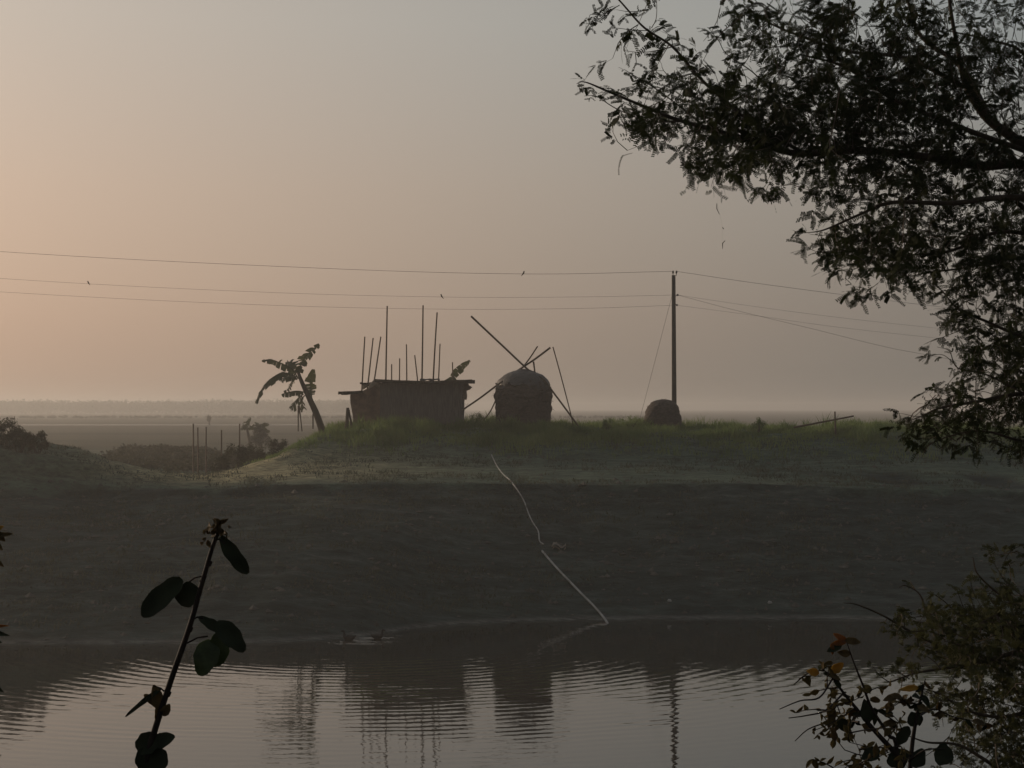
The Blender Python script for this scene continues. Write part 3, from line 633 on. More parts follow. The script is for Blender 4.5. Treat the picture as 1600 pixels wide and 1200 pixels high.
# silk thread with scraps under the tree
th = MB(); th.tube([P(1122, 292, 5.6), P(1121, 318, 5.6), P(1128, 350, 5.6), P(1130, 388, 5.6)], .00022, 3)
t_ = tag(th.build('spider_thread', M['silk']), 'hair-thin hanging thread with dry scraps below the left branch tips', 'thread')
for a, b, c in (((1120, 318), (1120, 326), (1124, 335)), ((1133, 376), (1129, 380), (1129, 389)), ((1129, 355), (1130, 357), (1131, 358))): sc = MB(); sc.tube([P(*a, 5.6), P(*b, 5.6), P(*c, 5.6)], [.001, .0014, .0006], 5); sc.build('dry_scrap', M['bark'], t_)

# ------------------------------------------------------------------ hut
HY = 94.0
def bamboo(mb, a, b, r, bend=.03, n=6):
    a, b = Vector(a), Vector(b); ln = (b-a).length; k = Vector((random.gauss(0, 1), random.gauss(0, 1), 0))*bend*ln*.3
    pts = [a.lerp(b, i/n)+k*math.sin(math.pi*i/n) for i in range(n+1)]; mb.tube(pts, list(np.linspace(r*1.1, r*.8, n+1)), 7)
def wallmesh(corners, h0, hs, seed, jag=0):
    """closed loop of (x,y) corners; heights hs per corner; subdivided with a little waviness"""
    mb = MB(); loop = []
    for i in range(len(corners)):
        a, b = Vector((*corners[i], 0)), Vector((*corners[(i+1) % len(corners)], 0)); n = max(2, int((b-a).length/.22))
        for k in range(n):
            p = a.lerp(b, k/n); loop.append((p, hs[i]+(hs[(i+1) % len(corners)]-hs[i])*k/n))
    rows = 9; vs = []
    for j in range(rows):
        for (p, h) in loop:
            q = j/(rows-1); nx_ = float(fbm(p.x*2+p.y*3, q*4, 3, seed))*.12; vs.append((p.x+nx_, p.y+nx_*.6, h0+(h-h0)*q))
    n = len(loop); fs = [(j*n+k, j*n+(k+1) % n, (j+1)*n+(k+1) % n, (j+1)*n+k) for j in range(rows-1) for k in range(n)]
    mb.add(vs, fs, False); return mb
g0 = gz(P(655, 670, HY).x, HY)-.25
xl, xr = P(594, 640, HY).x, P(723, 640, HY).x; zt = P(650, 599, HY).z
hut = empty('hut', ((xl+xr)/2, HY+1.5, g0), 'flat-roofed brown hut with bamboo poles rising through its roof, on the far bank', 'hut')
wallmesh([(xl, HY), (xr, HY), (xr, HY+3), (xl+.05, HY+3)], g0, [zt+.02, zt, zt-.1, zt-.1], 3).build('wall', M['jute'], hut)
def slab(x0, x1, y0, y1, zf, th, seed, ns=26):
    mb = MB(); vs = []; rw = 6
    for j in range(rw+1):
        for i in range(ns+1):
            u, v = i/ns, j/rw; x = x0+(x1-x0)*u; y = y0+(y1-y0)*v+(float(fbm(np.array(u*9), np.array(v*2), 3, seed))*.35 if j in (0,) else 0)
            if i in (0, ns): x += float(fbm(np.array(v*5), np.array(u*3), 2, seed+4))*.3
            z = zf(u)+float(fbm(np.array(x*2.), np.array(y*1.), 3, seed+2))*.10; vs.append((x, y, z))
    b = len(vs); lo = [(x, y, z-th*(.6+.8*float(vnoise(np.array(x*3), np.array(y*2), seed)))) for x, y, z in vs]
    W = ns+1; fs = [(j*W+i, j*W+i+1, (j+1)*W+i+1, (j+1)*W+i) for j in range(rw) for i in range(ns)]
    fl = [tuple(b+k for k in reversed(f)) for f in fs]; ed_ = []
    for i in range(ns): ed_ += [(i, b+i, b+i+1, i+1), (rw*W+i+1, b+rw*W+i+1, b+rw*W+i, rw*W+i)]
    for j in range(rw): ed_ += [(j*W, (j+1)*W, b+(j+1)*W, b+j*W), (j*W+ns, b+j*W+ns, b+(j+1)*W+ns, (j+1)*W+ns)]
    mb.add(vs+lo, fs+fl+ed_); return mb
zr = P(650, 595, HY).z
slab(P(587, 594, HY).x, P(738, 594, HY).x, HY-.35, HY+3.4, lambda u: zr+.10*(1-u)**3+.06*u-.05*math.sin(math.pi*u), .15, 8).build('roof', M['thatch'], hut)
m = MB(); sh = [(xl+2.1+i*.13, HY-.37, zr+.10+.02*math.sin(i*2.1)) for i in range(9)]; sh2 = [(x+.02, HY+1.2, z+.02) for x, y, z in sh]; sh0 = [(x, HY-.4, z-.10-.04*math.sin(i*1.7)) for i, (x, y, z) in enumerate(sh)]
m.add(sh0+sh+sh2, [(r*9+i, r*9+i+1, (r+1)*9+i+1, (r+1)*9+i) for r in (0, 1) for i in range(8)]); m.build('plastic_sheet', M['tarp'], hut)
PL = [(605, 478, 603, 592), (612, 569, 612, 592), (624.5, 560, 624.5, 592), (635, 538, 635, 593), (648, 555, 652, 594), (661, 477, 659, 594), (683, 488, 678, 594), (687.5, 537, 685, 594), (707, 566, 708, 592)]
for i, (a, b, c, d) in enumerate(PL):
    Yp = HY+.5+2.1*((i*7) % 5)/5; top = P(a, b, Yp); bt = P(c, d, Yp); k = (top.z-g0)/(top.z-bt.z); m = MB(); bamboo(m, top+(bt-top)*k, top, .048 if b < 500 else .04, .012); m.build('pole', M['bamboo'], hut)
def rag(pts, Y, seed, dy=.06, nz=4):
    """torn cloth: outline of pixels -> small sheet with folds and thickness"""
    r = random.Random(seed); mb = MB(); c = P(sum(p[0] for p in pts)/len(pts), sum(p[1] for p in pts)/len(pts), Y); vs = [c+Vector((0, -dy, 0))]
    o = [P(a, b, Y)+Vector((0, r.uniform(-dy, dy), 0)) for a, b in pts]; vs += o; n = len(o); mb.add(vs, [(0, 1+i, 1+(i+1) % n) for i in range(n)])
    mb.add([v+Vector((0, .02, 0)) for v in vs], [(0, 1+(i+1) % n, 1+i) for i in range(n)]); return mb
rag([(722, 599), (731, 598), (733, 602), (738, 605), (734, 609), (728, 611), (730, 618), (729, 625), (724, 624), (722, 612)], HY+.3, 1).build('torn_cloth', M['cloth'], hut)
rag([(585, 592), (592, 594), (596, 600), (592, 606), (588, 609), (586, 602), (580, 606), (574, 609), (578, 600)], HY+.1, 2).build('torn_cloth', M['cloth'], hut)
# lean-to on the left of the hut
LY = 95.2
x1, x2 = P(549, 640, LY).x, P(595, 640, LY).x
shed = empty('lean_to', ((x1+x2)/2, LY+1, g0), 'low reddish-brown lean-to with a ragged drooping roof, left of the hut', 'shed')
m = MB(); prof = [(553, 700), (552, 655), (550, 643), (547.5, 630), (547, 618), (549, 613), (566, 611), (574, 607), (583, 600), (590, 598), (596, 600), (597, 700)]
fr = [P(a, b, LY) for a, b in prof]; bk = [p+Vector((0, 2.2, 0)) for p in fr]; n = len(fr)
m.add(fr+bk, [tuple(range(n)), tuple(range(2*n-1, n-1, -1))]+[(i, n+i, n+(i+1) % n, (i+1) % n) for i in range(n)]); m.build('wall', M['mudwall'], shed)
za = P(550, 612, LY).z
slab(P(530, 612, LY).x, P(568, 611, LY).x, LY-.3, LY+2.3, lambda u: za+.02*u+.02, .14, 17, 12).build('roof', M['thatch'], shed)
slab(P(563, 598, LY).x, P(583, 596, LY).x, LY-.2, LY+1.2, lambda u: P(560, 597, LY).z-.04*math.sin(3*u), .10, 23, 7).build('roof_patch', M['thatch'], shed)
for a, b, c, d in ((570, 526, 566, 608), (583, 528, 575, 598), (595, 526, 584, 598)):
    top = P(a, b, LY+.7); bt = P(c, d, LY+.7); k = (top.z-g0)/(top.z-bt.z); m = MB(); bamboo(m, top+(bt-top)*k, top, .045, .012); m.build('pole', M['bamboo'], shed)
rag([(566, 600), (580, 598), (577, 603), (572, 606), (567, 609)], LY-.1, 5).build('torn_cloth', M['cloth'], shed)
xa_, xb_ = P(541, 660, 93.4).x, P(551, 660, 93.5).x; m = MB(); bamboo(m, (xa_, 93.4, gz(xa_, 93.4)-.1), P(543.5, 637, 93.4), .10, .01); bamboo(m, (xb_, 93.5, gz(xb_, 93.5)-.1), P(545, 640, 93.5), .06, .01)
tag(m.build('wooden_stump', M['bark']), 'short dark forked stump beside the left wall of the lean-to', 'stump')

# ------------------------------------------------------------------ haystacks
def stack(name, cx, cy, prof, matn, label, seed, ax=1.0, lean=0, ns=1500, sl=1.0):
    """prof: list (radius, z) bottom to top"""
    g = prof[0][1]; o = empty(name, (cx, cy, g), label, 'haystack'); mb = MB(); n = 44; pr = spline([(a, 0, z) for a, z in prof], 5); vs = []
    for p in pr:
        for k in range(n):
            an = 2*math.pi*k/n; r_ = p.x*(1+.05*float(fbm(np.array(k*.5), np.array(p.z*3), 3, seed))*3)+(.16*float(fbm(np.array(k*1.9), np.array(p.z*9), 2, seed+3)) if p.x > .2 else 0)
            vs.append((cx+r_*math.cos(an)+lean*(p.z-g), cy+r_*math.sin(an)*ax, p.z+.04*float(fbm(np.array(k*1.1), np.array(p.z*5), 2, seed+9))))
    m_ = len(pr); mb.add(vs, [(i*n+k, i*n+(k+1) % n, (i+1)*n+(k+1) % n, (i+1)*n+k) for i in range(m_-1) for k in range(n)], False)
    g_ = np.random.default_rng(seed); ii = g_.integers(n, len(vs)-2*n, ns); A = np.array([tuple(v) for v in vs])[ii]+g_.normal(0, .05*sl, (ns, 3)); o2 = A-np.array([cx, cy, g]); o2[:, 2] *= .3; o2 /= np.linalg.norm(o2, axis=1, keepdims=True)
    T = A+o2*g_.uniform(.0, .10*sl, ns)[:, None]+g_.normal(0, .06*sl, (ns, 3))-np.array([0, 0, .10*sl]); sd = g_.normal(0, .012, (ns, 3)); ls = np.stack([A-o2*.06-sd, A-o2*.06+sd, T], 1).reshape(-1, 3)
    tag(mesh_np('loose_straw', ls, np.arange(3*ns).reshape(-1, 3), M[matn], o), kind='stuff')
    mb.add(vs[-n:], [tuple(range(n))]); mb.build('straw', M[matn], o)
    return o
SYk = 95.0; u = SYk/F
zz = lambda py: P(818, py, SYk).z
cxs = P(817.5, 620, SYk).x; gs = gz(cxs, SYk)-.2
big = stack('haystack', cxs, SYk, [(41.5*u, gs), (42.5*u, zz(650)), (44*u, zz(628)), (44.5*u, zz(616)), (42*u, zz(605)), (36*u, zz(595)), (26*u, zz(586.5)), (13*u, zz(581)), (5*u, zz(579)), (.02, zz(578.5))], 'straw',
            'tall domed haystack with crossed bamboo poles on top, right of the hut', 5)
# sheet over the dome
mb = MB(); pr = spline([(42.6*u, 0, zz(604)), (36.8*u, 0, zz(594)), (27*u, 0, zz(585.5)), (14*u, 0, zz(580)), (6*u, 0, zz(577.8)), (.05, 0, zz(577.3))], 4); n = 44; vs = []
for j, p in enumerate(pr):
    for k in range(n):
        an = 2*math.pi*k/n; hem = .9*float(fbm(np.array(k*.45), np.array(1.), 3, 51)) if j == 0 else (.10*float(fbm(np.array(k*.8), np.array(j*1.3), 3, 61)))
        w1 = 1+.05*math.sin(k*2.6+j*.4)*min(1, p.x); vs.append((cxs+p.x*w1*math.cos(an), SYk+p.x*w1*math.sin(an), p.z+.02+hem))
mb.add(vs, [(i*n+k, i*n+(k+1) % n, (i+1)*n+(k+1) % n, (i+1)*n+k) for i in range(len(pr)-1) for k in range(n)], True); mb.build('tarp', M['tarp'], big)
poles = [([(736, 494, 94.6), (786, 541, 94.6), (828, 580, 94.7), (848, 592, 94.2), (866, 615, 93.9), (909, 673, 93.2)], .055, 'long bent bamboo pole leaning over the tall haystack from upper left to lower right'),
         ([(860, 543, 95.2), (836, 561, 95.2), (812, 577, 95), (778, 601, 94.2), (750, 622, 94.4), (722, 641, 94.9)], .055, 'bent bamboo pole leaning over the tall haystack from upper right to the hut wall'),
         ([(840, 541, 94.9), (826, 562, 94.9), (812, 579, 94.9), (782, 612, 96.4), (766, 643, 96.8), (752, 660, 97)], .04, 'thinner bamboo pole crossing behind the tall haystack to the ground on its left'),
         ([(833.5, 565, 95.1), (834.5, 572, 95.1), (836, 584, 95.1)], .05, 'short bamboo stub sticking up from the right of the dome'),
         ([(864, 542, 94.5), (879, 597, 94.3), (893, 652, 94.1), (896, 672, 94.0)], .032, 'thin separate bamboo pole standing right of the tall haystack')]
for pts, r_, lb in poles:
    m = MB(); sp_ = spline([P(*q) for q in pts], 5); m.tube(sp_, list(np.linspace(r_, r_*.85, len(sp_))), 7); tag(m.build('bamboo_pole', M['bamboo']), lb, 'pole', 'bamboo poles at the tall haystack')
cx2 = P(1034, 640, 95.5).x; u = 95.5/F; z2 = lambda py: P(1034, py, 95.5).z
stack('haystack', cx2, 95.5, [(30*u, z2(676)), (29.5*u, z2(660)), (27*u, z2(645)), (22.5*u, z2(634)), (15*u, z2(627)), (6*u, z2(624.5)), (.02, z2(624))], 'straw', 'small low brown haystack at the foot of the power pole', 12, .8, .04, 500, .5)

# ------------------------------------------------------------------ power pole, wires, birds
PY = 97.5
px_ = P(1053.5, 600, PY).x; gp = gz(px_, PY)-.2
pole = empty('power_pole', (px_, PY, gp), 'tall straight concrete power pole behind the small haystack', 'pole')
m = MB(); zt = P(1053, 430, PY).z; w0, w1 = .13, .095
vs = [(px_+sx*w0, PY+sy*w0, gp) for sx, sy in ((-1, -1), (1, -1), (1, 1), (-1, 1))]+[(px_-.03+sx*w1, PY+sy*w1, zt) for sx, sy in ((-1, -1), (1, -1), (1, 1), (-1, 1))]
m.add(vs, [(0, 1, 5, 4), (1, 2, 6, 5), (2, 3, 7, 6), (3, 0, 4, 7), (4, 5, 6, 7)]); m.build('shaft', M['concrete'], pole)
def insul(a, b):
    m = MB(); p, q = P(*a, PY-.12), P(*b, PY-.12); m.tube([p, p.lerp(q, .6)], .02, 6); d = (q-p)
    m.tube([p.lerp(q, .5), p.lerp(q, .7), p.lerp(q, .85), q, q+d*.15], [.03, .06, .045, .065, .03], 8); m.build('insulator', M['metal'], pole)
insul((1051.5, 431), (1051.5, 424)); insul((1056.5, 431), (1057, 424)); insul((1055, 463), (1059.5, 460.5)); insul((1055, 475), (1058.5, 477))
def wire(pts, label, r_=.009):
    m = MB(); m.tube(spline([P(*q) for q in pts], 10), r_, 4); tag(m.build('power_line', M['wire']), label, 'wire', 'wires strung from the power pole')
wire([(1051, 424, PY), (818, 428, 98), (500, 419, 99), (0, 393, 100), (-700, 340, 102)], 'highest wire running left from the pole top')
wire([(1055, 461, PY), (900, 464, 98), (690, 464, 98.5), (400, 456, 99), (0, 435, 100), (-700, 385, 102)], 'middle wire running left from the pole', .006)
wire([(1055, 477, PY), (900, 482, 98), (690, 483, 98.5), (400, 476, 99), (0, 456, 100), (-700, 410, 102)], 'lowest wire running left from the pole', .006)
wire([(1057, 424, PY), (1200, 445, 96), (1465, 479, 93), (1640, 497, 91), (2300, 540, 85)], 'highest wire running right from the pole top towards the big tree')
wire([(1059, 461, PY), (1187, 480, 96), (1319, 497, 95), (1457, 512, 93), (1700, 535, 90), (2300, 570, 85)], 'faint upper middle wire running right from the pole', .005)
wire([(1059, 461, PY), (1150, 485, 95), (1262, 512, 92), (1375, 540, 89), (1446, 554, 87), (1700, 600, 80), (2300, 690, 66)], 'steepest wire sloping down to the right from the pole', .007)
wire([(1058, 477, PY), (1187, 494, 96), (1300, 510, 95), (1461, 528, 93), (1700, 552, 90), (2300, 590, 85)], 'lowest of the shallow wires running right from the pole', .005)
m = MB(); m.tube([P(1050, 462, PY), Vector((P(996, 655, 99).x, 99, gz(P(996, 655, 99).x, 99)))], .008, 4); tag(m.build('guy_wire', M['wire']), 'thin slanting stay wire from the power pole down to the ground on its left', 'wire')
def bird(px, py, Y, face, label, s=1.0, up=True):
    c = P(px, py, Y); o = MB(); f = face
    if up: prof = [((-.13*f, -.16), .012), ((-.07*f, -.08), .028), ((-.02*f, -.02), .045), ((.01*f, .03), .05), ((.02*f, .08), .036), ((.025*f, .11), .034), ((.05*f, .12), .02), ((.085*f, .115), .004)]
    else: prof = [((-.20*f, .09), .012), ((-.14*f, .05), .05), ((-.05*f, .03), .085), ((.05*f, .03), .085), ((.11*f, .06), .055), ((.13*f, .13), .03), ((.14*f, .19), .03), ((.16*f, .215), .036), ((.19*f, .21), .022), ((.23*f, .195), .010)]
    pts = spline([c+Vector((a*s, 0, b*s)) for (a, b), _ in prof], 4); rs = np.interp(np.linspace(0, len(prof)-1, len(pts)), range(len(prof)), [r_*s for _, r_ in prof])
    o.tube(pts, list(rs), 9); return tag(o.build('bird' if up else 'duck', M['feather']), label, 'bird' if up else 'duck', 'birds on the wires' if up else 'ducks by the far shore')
bird(818, 427, 97.9, 1, 'small dark bird perched on the top wire above the haystack', .9)
bird(690, 463, 98.4, -1, 'small dark bird perched on the middle wire above the hut', .85)
bird(138, 442, 99.6, -1, 'small dark bird perched on the middle wire far to the left', .8)
def wp(px, py):
    d = ray(px, py); t = -CH/d.z; return d.y*t
bird(545, 998, wp(545, 1000), -1, 'dark duck on the water near the far shore, left one of the pair', 1.15, False)
bird(590, 996, wp(590, 998), 1, 'dark duck on the water near the far shore, right one of the pair', 1.1, False)

# ------------------------------------------------------------------ bananas
def banana_leaf(root, pts, w_, Y, seed, tears=.5, droop=.6, dys=None):
    r = random.Random(seed); mid = spline([P(a, b, Y+(dys[i] if dys else .25*math.sin(seed+i))) for i, (a, b) in enumerate(pts)], 7); n = len(mid)-1; mb = MB(); W = w_*Y/F
    L_ = sum((mid[i+1]-mid[i]).length for i in range(n))
    for side in (-1, 1):
        i = max(1, n//8)
        while i < n:
            seg = r.choice((1, 2, 2, 3)); j = min(n, i+seg); u0, u1 = i/n, j/n
            wf = lambda u: W*math.sin(math.pi*min(1, max(.04, u*.88+.08)))**.6
            t = (mid[j]-mid[i]).normalized(); sd = t.cross(Vector((0, -1, .15))).normalized()*side
            dr = Vector((0, 0, -1)); k = r.uniform(.6, 1)*droop if r.random() < .8 else r.uniform(.1,1)*droop; out = (sd*(1-k*.5)+dr*k+t*r.uniform(-.1, .35)+Vector((0, side*.5, 0))).normalized(); ln = r.uniform(.75, 1.1) if r.random() > .15*tears else .45
            a, b = mid[i], mid[j]; a2 = a.lerp(b, .06 if r.random() < tears else 0); m1, m2 = a2+out*wf(u0)*.5*ln, b+out*wf(u1)*.5*ln; out2 = (out+dr*.5*droop).normalized()
            e1, e2 = m1+out2*wf(u0)*.5*ln, m2+out2*wf(u1)*.5*ln; e1 = e1.lerp(e2, r.uniform(0, .15)*tears)
            vs = [a2, b, m2, m1, e2, e1]; mb.add(vs, [(0, 1, 2, 3), (3, 2, 4, 5)]); i = j
    mb.tube(mid, list(np.linspace(.035, .01, n+1)), 5); return mb.build('leaf', M['banana'], root)
BYb = 92.6
bg_ = gz(P(506, 665, BYb).x, BYb)
ban = empty('banana_plant', (P(506, 665, BYb).x, BYb, bg_), 'leaning banana plant with ragged drooping leaves, left of the hut', 'banana plant')
m = MB(); m.tube(spline([Vector((P(507, 665, BYb).x, BYb, bg_-.1)), P(494, 646, BYb), P(482, 620, BYb), P(472, 598, BYb), P(466, 582, BYb)], 5), list(np.linspace(.20, .08, 21)), 9)
m.tube(spline([P(500, 662, BYb), P(491, 640, BYb+.2), P(486, 622, BYb+.2), P(479, 612, BYb+.2)], 5), list(np.linspace(.12, .05, 16)), 7); m.tube([P(489, 670, BYb-.3), P(489, 650, BYb-.2), P(490, 640, BYb)], .04, 6)
m.build('trunk', M['btrunk'], ban)
for k, (pts, w_, te, dr, dy) in enumerate([
    ([(467, 590), (469, 573), (476, 560), (486, 548), (499, 538)], 8, .9, .5, [0, 0, .1, .2, .2]), ([(466, 592), (456, 576), (440, 568), (424, 562), (409, 563)], 8, .6, .9, [0, 0, -.1, -.2, -.3]),
    ([(464, 592), (450, 584), (438, 583), (420, 595), (406, 613), (400, 630)], 9, .8, .8, [0, 0, .1, .1, .2, .2]), ([(467, 586), (462, 572), (455, 566), (446, 567)], 10, .2, .5, [0, .2, .4, .6]),
    ([(464, 593), (456, 589), (447, 591), (440, 596)], 9, .3, .5, [0, -.3, -.5, -.6]), ([(476, 613), (464, 611), (450, 613), (440, 616)], 9, .6, .9, [0, .1, .2, .2]),
    ([(474, 616), (466, 622), (458, 632), (452, 637)], 12, .9, .9, [0, -.2, -.3, -.4]), ([(476, 618), (470, 626), (474, 636), (475, 638)], 9, .8, .8, [0, .2, .3, .3]),
    ([(487, 621), (486, 608), (485, 597), (490, 577)], 9, .1, .1, [0, .1, .1, .1]), ([(462, 592), (455, 598), (452, 606), (448, 610)], 7, .9, .9, [0, .3, .4, .4])]):
    banana_leaf(ban, pts, w_*(1.1 if k not in (1, 2, 0) else 1.3), BYb, k+1, te, dr, dy)
m = MB(); m.tube([P(467, 634, BYb), P(470, 655, BYb), P(472, 674, BYb)], [.06, .03, .03], 5); m.build('dry_stalk', M['btrunk'], ban); m = MB(); m.tube([P(466, 634, BYb+.1), P(466, 674, BYb+.1)], [.04, .03], 5); m.build('dry_stalk', M['btrunk'], ban)
Yb2 = 98.6; x0 = P(700, 640, Yb2).x
ban2 = empty('banana_plant', (x0, Yb2, gz(x0, Yb2)), 'banana plant mostly hidden behind the hut, one leaf showing over the roof', 'banana plant')
m = MB(); m.tube([Vector((x0, Yb2, gz(x0, Yb2)-.1)), P(699, 625, Yb2), P(700, 600, Yb2)], [.16, .13, .08], 8); m.build('trunk', M['btrunk'], ban2)
banana_leaf(ban2, [(700, 602), (706, 592), (714, 581), (723, 573), (734, 563)], 7.5, Yb2, 40, .35, .35, [0, 0, 0, 0, 0])
banana_leaf(ban2, [(700, 602), (698, 596), (702, 590), (708, 589)], 8, Yb2, 42, .4, .9, [0, .1, .1, .2])

# ------------------------------------------------------------------ hose on the slope, small things
def drape(pix, r_, name, lab, cat):
    pts = [hit(*p)+Vector((0, 0, r_+.035)) for p in pix]; m = MB(); m.tube(spline(pts, 4), r_, 6); return tag(m.build(name, M['pipe']), lab, cat)
drape([(768, 713), (777, 731), (788, 745), (799, 755), (817, 782), (826, 805), (832, 818), (841, 833), (843, 848), (849, 853)], .028, 'hose', 'thin whitish hose running down the upper half of the bank', 'hose')
e = hit(940, 960); y_ = wp(949, 972)
pts = [hit(847, 863)+Vector((0, 0, .05)), hit(870, 890)+Vector((0, 0, .05)), hit(905, 927)+Vector((0, 0, .05)), hit(930, 952)+Vector((0, 0, .05)), Vector((lay(947, 61.9), 61.9, .04)), Vector((lay(955, 60.8), 60.8, -.25))]
m = MB(); m.tube(spline(pts, 5), .042, 7); tag(m.build('pipe', M['pipe']), 'pale straight pipe on the lower bank with its end in the water', 'pipe')
hb = hit(873, 857); m = MB(); r = random.Random(4); vs = []
for k in range(9):
    for j in range(4): vs.append(hb+Vector(((k-4)*.07, .1*j-.1, .12+.09*math.sin(k*.9)+.10*r.random()*(j > 0)-.02*abs(k-4))))
m.add(vs, [(k*4+j, k*4+j+1, (k+1)*4+j+1, (k+1)*4+j) for k in range(8) for j in range(3)]); m.add([v-Vector((0, 0, .12)) for v in vs], [((k+1)*4+j, (k+1)*4+j+1, k*4+j+1, k*4+j) for k in range(8) for j in range(3)])
tag(m.build('plastic_scrap', M['cloth']), 'crumpled pale scrap of sheeting on the slope beside the hose joint', 'scrap')
for px, py, lb in ((1046, 941, 'small pale stone near the waterline right of the pipe'), (1203, 944, 'tiny pale stone near the waterline far right')):
    c = hit(px, py); m = MB(); m.tube([c+Vector((-.07, 0, .02)), c+Vector((-.03, 0, .05)), c+Vector((.04, 0, .04)), c+Vector((.08, 0, .02))], [.02, .06, .05, .015], 7); tag(m.build('stone', M['stone']), lb, 'stone')
# leaning bar and post on the right crest
bar = empty('bamboo_barrier', (P(1305, 662, 91.5).x, 91.5, gz(P(1305, 662, 91.5).x, 91.5)), 'slanting bamboo bar lashed to a short post on the crest near the tree', 'barrier')
m = MB(); bamboo(m, P(1240, 668, 91.4), P(1334, 650, 91.3), .05, .01); m.build('bar', M['bamboo'], bar)
m = MB(); bamboo(m, P(1306, 690, 91.5), P(1304.5, 643, 91.5), .05, .01); m.build('post', M['bamboo'], bar)
for i, (a, b, d_, Y, lb) in enumerate(((302, 662, 720, 101, 'leftmost thin post standing below the saddle'), (309, 668, 722, 103, 'second thin post from the left below the saddle'), (322, 667, 722, 103, 'middle thin post below the saddle'),
                                (346, 672, 716, 102, 'short thin post just left of the dark shrubs'), (374.5, 662, 700, 102, 'thin post rising behind the dark shrubs'))):
    t = P(a, b, Y); m = MB(); bamboo(m, (t.x+.02, Y, gz(t.x, Y)-.2), t, .05, .012); tag(m.build('post', M['bamboo']), lb, 'post', 'thin posts below the saddle')

# ------------------------------------------------------------------ shrubs and far vegetation
def leafcloud(clumps, n, size, r, seed):
    g = np.random.default_rng(seed); c = np.array([k[0] for k in clumps]); rad = np.array([k[1] for k in clumps]); wt = np.prod(rad, 1); ch = g.choice(len(c), n, p=wt/wt.sum())
    d = g.normal(size=(n, 3)); d /= np.linalg.norm(d, axis=1, keepdims=True); rr_ = g.uniform(0, 1, n)**.45*(1+.25*g.normal(size=n)*.5)
    p = c[ch]+d*rad[ch]*rr_[:, None]; a = g.normal(size=(n, 3)); a /= np.linalg.norm(a, axis=1, keepdims=True); b = np.cross(a, g.normal(size=(n, 3))); b /= np.linalg.norm(b, axis=1, keepdims=True)
    s = size*g.uniform(.5, 1.4, n)[:, None]; V = np.stack([p-a*s*.5, p+b*s*.28, p+a*s*.5, p-b*s*.28], 1).reshape(-1, 3)
    return V, np.arange(n*4).reshape(-1, 4)
def shrub(px, pt, pb, wpx, Y, label, group, n=2600, seed=1, size=.09, name='shrub', matn='shrub', cat='shrub'):
    r = random.Random(seed); u = Y/F; x = P(px, 600, Y).x; zb = gz(x, Y); H = P(px, pt, Y).z-zb; W = wpx*u/2
    o = empty(name, (x, Y, zb), label, cat, group); cl = []
    for k in range(13):
        a = r.uniform(-1, 1); h = r.uniform(.25, .86)*(1-.35*a*a); cl.append(((x+a*W*.75, Y+r.uniform(-.6, .6)*W, zb+H*h), (W*r.uniform(.25, .42), W*.35, H*r.uniform(.14, .24))))
    V, Fq = leafcloud(cl, n, size, r, seed); mesh_np('foliage', V, Fq, M[matn], o)
    m = MB()
    for k in range(6): c = cl[k][0]; m.tube([(x+r.uniform(-.1, .1), Y, zb-.1), ((x+c[0])/2, (Y+c[1])/2, zb+H*.3), c], [.03, .02, .008], 5, cap=False)
    m.build('stems', M['bark'], o); return o
shrub(5, 650, 712, 70, 80, 'tallest dark shrub on the mound at the left edge', 'shrubs on the left mound', 3200, 1)
shrub(30, 668, 712, 50, 79.5, 'middle dark shrub on the mound at left', 'shrubs on the left mound', 2200, 2)
shrub(58, 672, 714, 38, 79.8, 'small dark shrub at the right end of the left mound', 'shrubs on the left mound', 1500, 3)
shrub(-45, 640, 712, 90, 81, 'shrub mostly outside the left edge', 'shrubs on the left mound', 2500, 4)
shrub(344, 706, 735, 34, 89, 'lowest dark shrub at the foot of the slope right of the saddle', 'shrubs beside the saddle', 1500, 5)
shrub(368, 684, 730, 50, 91, 'dark rounded shrub behind the saddle, around a thin post', 'shrubs beside the saddle', 2400, 6)
shrub(402, 678, 728, 52, 92, 'tallest dark shrub beside the saddle below the banana plant', 'shrubs beside the saddle', 2600, 7)
shrub(438, 682, 718, 40, 92, 'greenish shrub nearest the banana plant', 'shrubs beside the saddle', 1800, 8)
# taller weeds on the crest
for i, (px, pt, w_, Y) in enumerate(((745, 640, 26, 94.5), (950, 650, 22, 93), (985, 645, 36, 94), (1185, 652, 30, 93), (1375, 658, 50, 93), (1330, 662, 34, 92.5), (1460, 662, 40, 93), (1540, 664, 60, 93))):
    shrub(px, pt, 670, w_, Y, ['feathery weed clump between the hut and the tall haystack', 'small weed clump on the crest right of the thin bamboo pole', 'pale weed clump just left of the small haystack', 'weed clump on the crest midway between small haystack and bamboo barrier',
        'broad low weed clump just right of the bamboo barrier', 'low weed clump at the bar end of the bamboo barrier', 'low weed clump behind the hanging tree twigs', 'broad weed clump behind the big tree at right'][i], 'weed clumps on the crest', 900, 30+i, .07, 'weed_clump', 'grass', 'weed')
